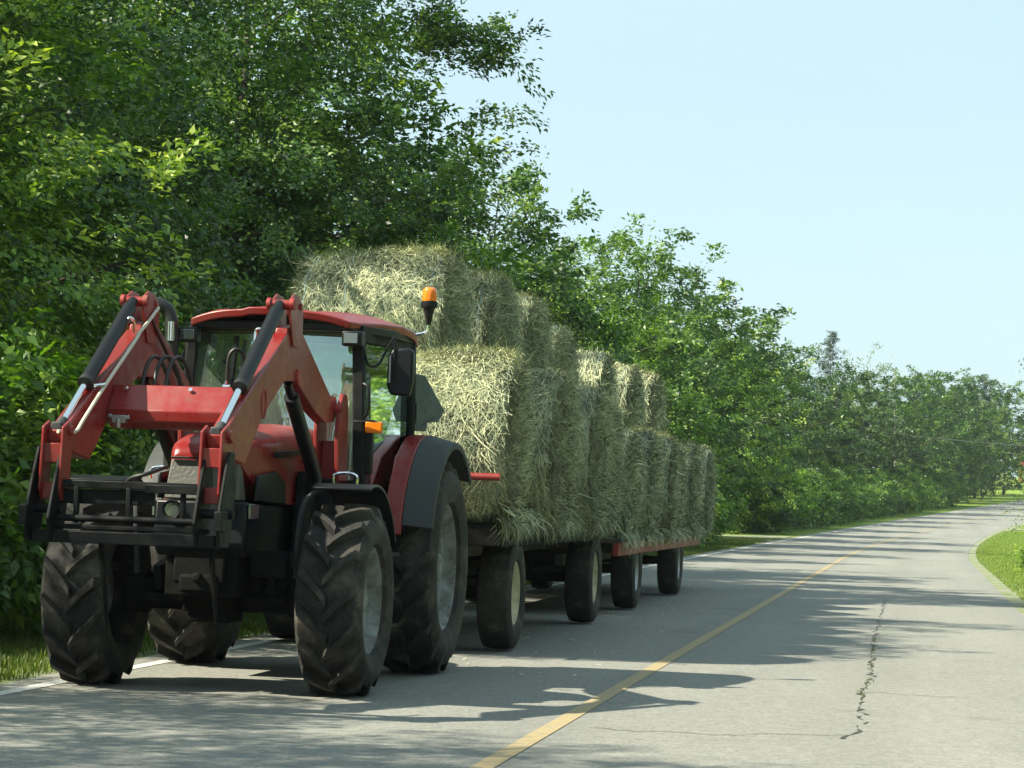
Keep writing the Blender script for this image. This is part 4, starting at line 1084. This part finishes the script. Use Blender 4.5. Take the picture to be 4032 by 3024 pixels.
# loose hay hanging from the deck edges
g = np.random.default_rng(77)
def fallen(n, sd):
    g = np.random.default_rng(sd); y = g.uniform(19, 44, n); x = TX + g.normal(.9, .6, n); a = g.uniform(0, 6.28, n); ln = g.uniform(.05, .22, n)
    P = np.stack([x, y, np.full(n, .006)], -1); D = np.stack([np.cos(a), np.sin(a), 0*a], -1)*ln[:, None]; S = np.stack([-np.sin(a), np.cos(a), 0*a], -1)*.005
    m = P + D*.5 + np.array([0, 0, .008]); t = P + D
    V = np.stack([P-S, P+S, m+S, m-S, t+S*.4, t-S*.4], 1).reshape(-1, 3); b = np.arange(n)*6; ts = np.clip(g.normal(.6, .2, n), 0, 1)
    return V, np.concatenate([np.stack([b, b+1, b+2, b+3], -1), np.stack([b+3, b+2, b+4, b+5], -1)]), np.concatenate([ts, ts])
def loose(y0, y1, z, n, x, sd):
    g = np.random.default_rng(sd)
    y = g.uniform(y0, y1, n); cl = (np.sin(y*5)+np.sin(y*11.3+1)+np.sin(y*2.1)); keep = g.random(n) < .35+.22*cl; y = y[keep]; n = len(y)
    ln = g.uniform(.08, .30, n); P = np.stack([TX+x+g.normal(0, .04, n), y, z+g.uniform(-.02, .10, n)], -1)
    D = norm(np.stack([g.normal(.25, .3, n), g.normal(0, .45, n), -np.ones(n)], -1)); S = norm(np.cross(D, np.array([1.0, 0, 0])))*(.006*g.uniform(.6, 1.4, n))[:, None]
    m = P + D*(ln*.5)[:, None] + np.stack([g.normal(.03, .03, n), 0*y, 0*y], -1); t = P + D*ln[:, None]
    V = np.stack([P-S, P+S, m+S, m-S, t+S*.4, t-S*.4], 1).reshape(-1, 3); b = np.arange(n)*6
    ts = np.clip(g.normal(.42, .2, n), 0, 1)
    return V, np.concatenate([np.stack([b, b+1, b+2, b+3], -1), np.stack([b+3, b+2, b+4, b+5], -1)]), np.concatenate([ts, ts])
Vs, Fs, Ts, off = [], [], [], 0
for a in ((21.2, 28.8, 1.20, 5200, 1.17, 1), (29.8, 41.4, .96, 2300, 1.165, 2), (21.0, 28.8, 1.18, 500, -1.18, 3)):
    v, f, t = loose(*a); Vs.append(v); Fs.append(f+off); Ts.append(t); off += len(v)
v, f, t = fallen(260, 9); Vs.append(v); Fs.append(f+off); Ts.append(t); off += len(v)
lo = bpy.data.objects.new('loose_hay', np_mesh('loose_hay', np.concatenate(Vs), np.concatenate(Fs), np.concatenate(Ts), (M['hay'],))); COL.objects.link(lo)
tag(lo, 'loose hay strands hanging over the wagon deck edges and dropped on the road', 'hay', kind='stuff')

# ------------------------------------------------------------------ summer haze
hz = MB().box((0, 180, 30), (520, 460, 66)).build('haze', bpy.data.materials.new('haze_air'), smooth=10); hz['kind'] = 'stuff'; hz['label'] = 'thin summer haze over the road and trees'
hm = hz.data.materials[0]; hm.use_nodes = True; hn = hm.node_tree; hn.nodes.clear()
ho = hn.nodes.new('ShaderNodeOutputMaterial'); hv = hn.nodes.new('ShaderNodeVolumePrincipled')
hv.inputs['Color'].default_value = (.86, .95, 1, 1); hv.inputs['Density'].default_value = .00022; hv.inputs['Anisotropy'].default_value = .3
hn.links.new(hv.outputs[0], ho.inputs['Volume'])
# ------------------------------------------------------------------ light, sky, camera
SUN = Vector((-2.65, -1.29, 2.66)).normalized()
el = math.asin(SUN.z); az = math.atan2(SUN.x, SUN.y)
w = bpy.data.worlds.new('World'); scene.world = w; w.use_nodes = True
nt = w.node_tree; bg = nt.nodes['Background']
sky = nt.nodes.new('ShaderNodeTexSky'); sky.sky_type = 'NISHITA'; sky.sun_disc = False
sky.sun_elevation = el; sky.sun_rotation = az; sky.air_density = 1.0; sky.dust_density = 1.2; sky.ozone_density = 1.5; sky.altitude = 100
cl = noise(nt, 2.2, 5, .6, 'Generated', .6, (1, 1, 3.5))
nt.links.new(mix(nt, .74, sky.outputs[0], ramp(nt, cl, [(.3, (2.62, 3.68, 3.95)), (.7, (2.98, 3.92, 4.06))])), bg.inputs[0]); bg.inputs[1].default_value = .108   # hazy summer sky
sl = bpy.data.lights.new('sun', 'SUN'); sl.energy = 5.0; sl.angle = R(.53); sl.color = (1, .935, .755)
so = bpy.data.objects.new('sun', sl); COL.objects.link(so); so.rotation_euler = (-SUN).to_track_quat('-Z', 'Y').to_euler(); so.location = (-20, -10, 30)

f_, yaw, pitch, roll, hh = 5393.24, .163878, .0456795, .0357425, 1.38165
cy, sy = math.cos(yaw), math.sin(yaw)
fwd = Vector((-sy*math.cos(pitch), cy*math.cos(pitch), math.sin(pitch))); rt = Vector((cy, sy, 0)); up = rt.cross(fwd)
r2 = rt*math.cos(roll) + up*math.sin(roll); u2 = -rt*math.sin(roll) + up*math.cos(roll)
cam = bpy.data.cameras.new('camera'); cam.sensor_width = 36; cam.lens = 36*f_/2212; cam.clip_end = 5000; cam.clip_start = .1
co = bpy.data.objects.new('camera', cam); COL.objects.link(co)
mw = Matrix((r2, u2, -fwd)).transposed().to_4x4(); mw.translation = (0, 0, hh); co.matrix_world = mw
scene.camera = co
scene.view_settings.view_transform = 'Standard'; scene.view_settings.look = 'None'; scene.view_settings.gamma = 1; scene.view_settings.exposure = 1.14
scene.cycles.use_denoising = True; scene.cycles.max_bounces = 8; scene.cycles.transparent_max_bounces = 16
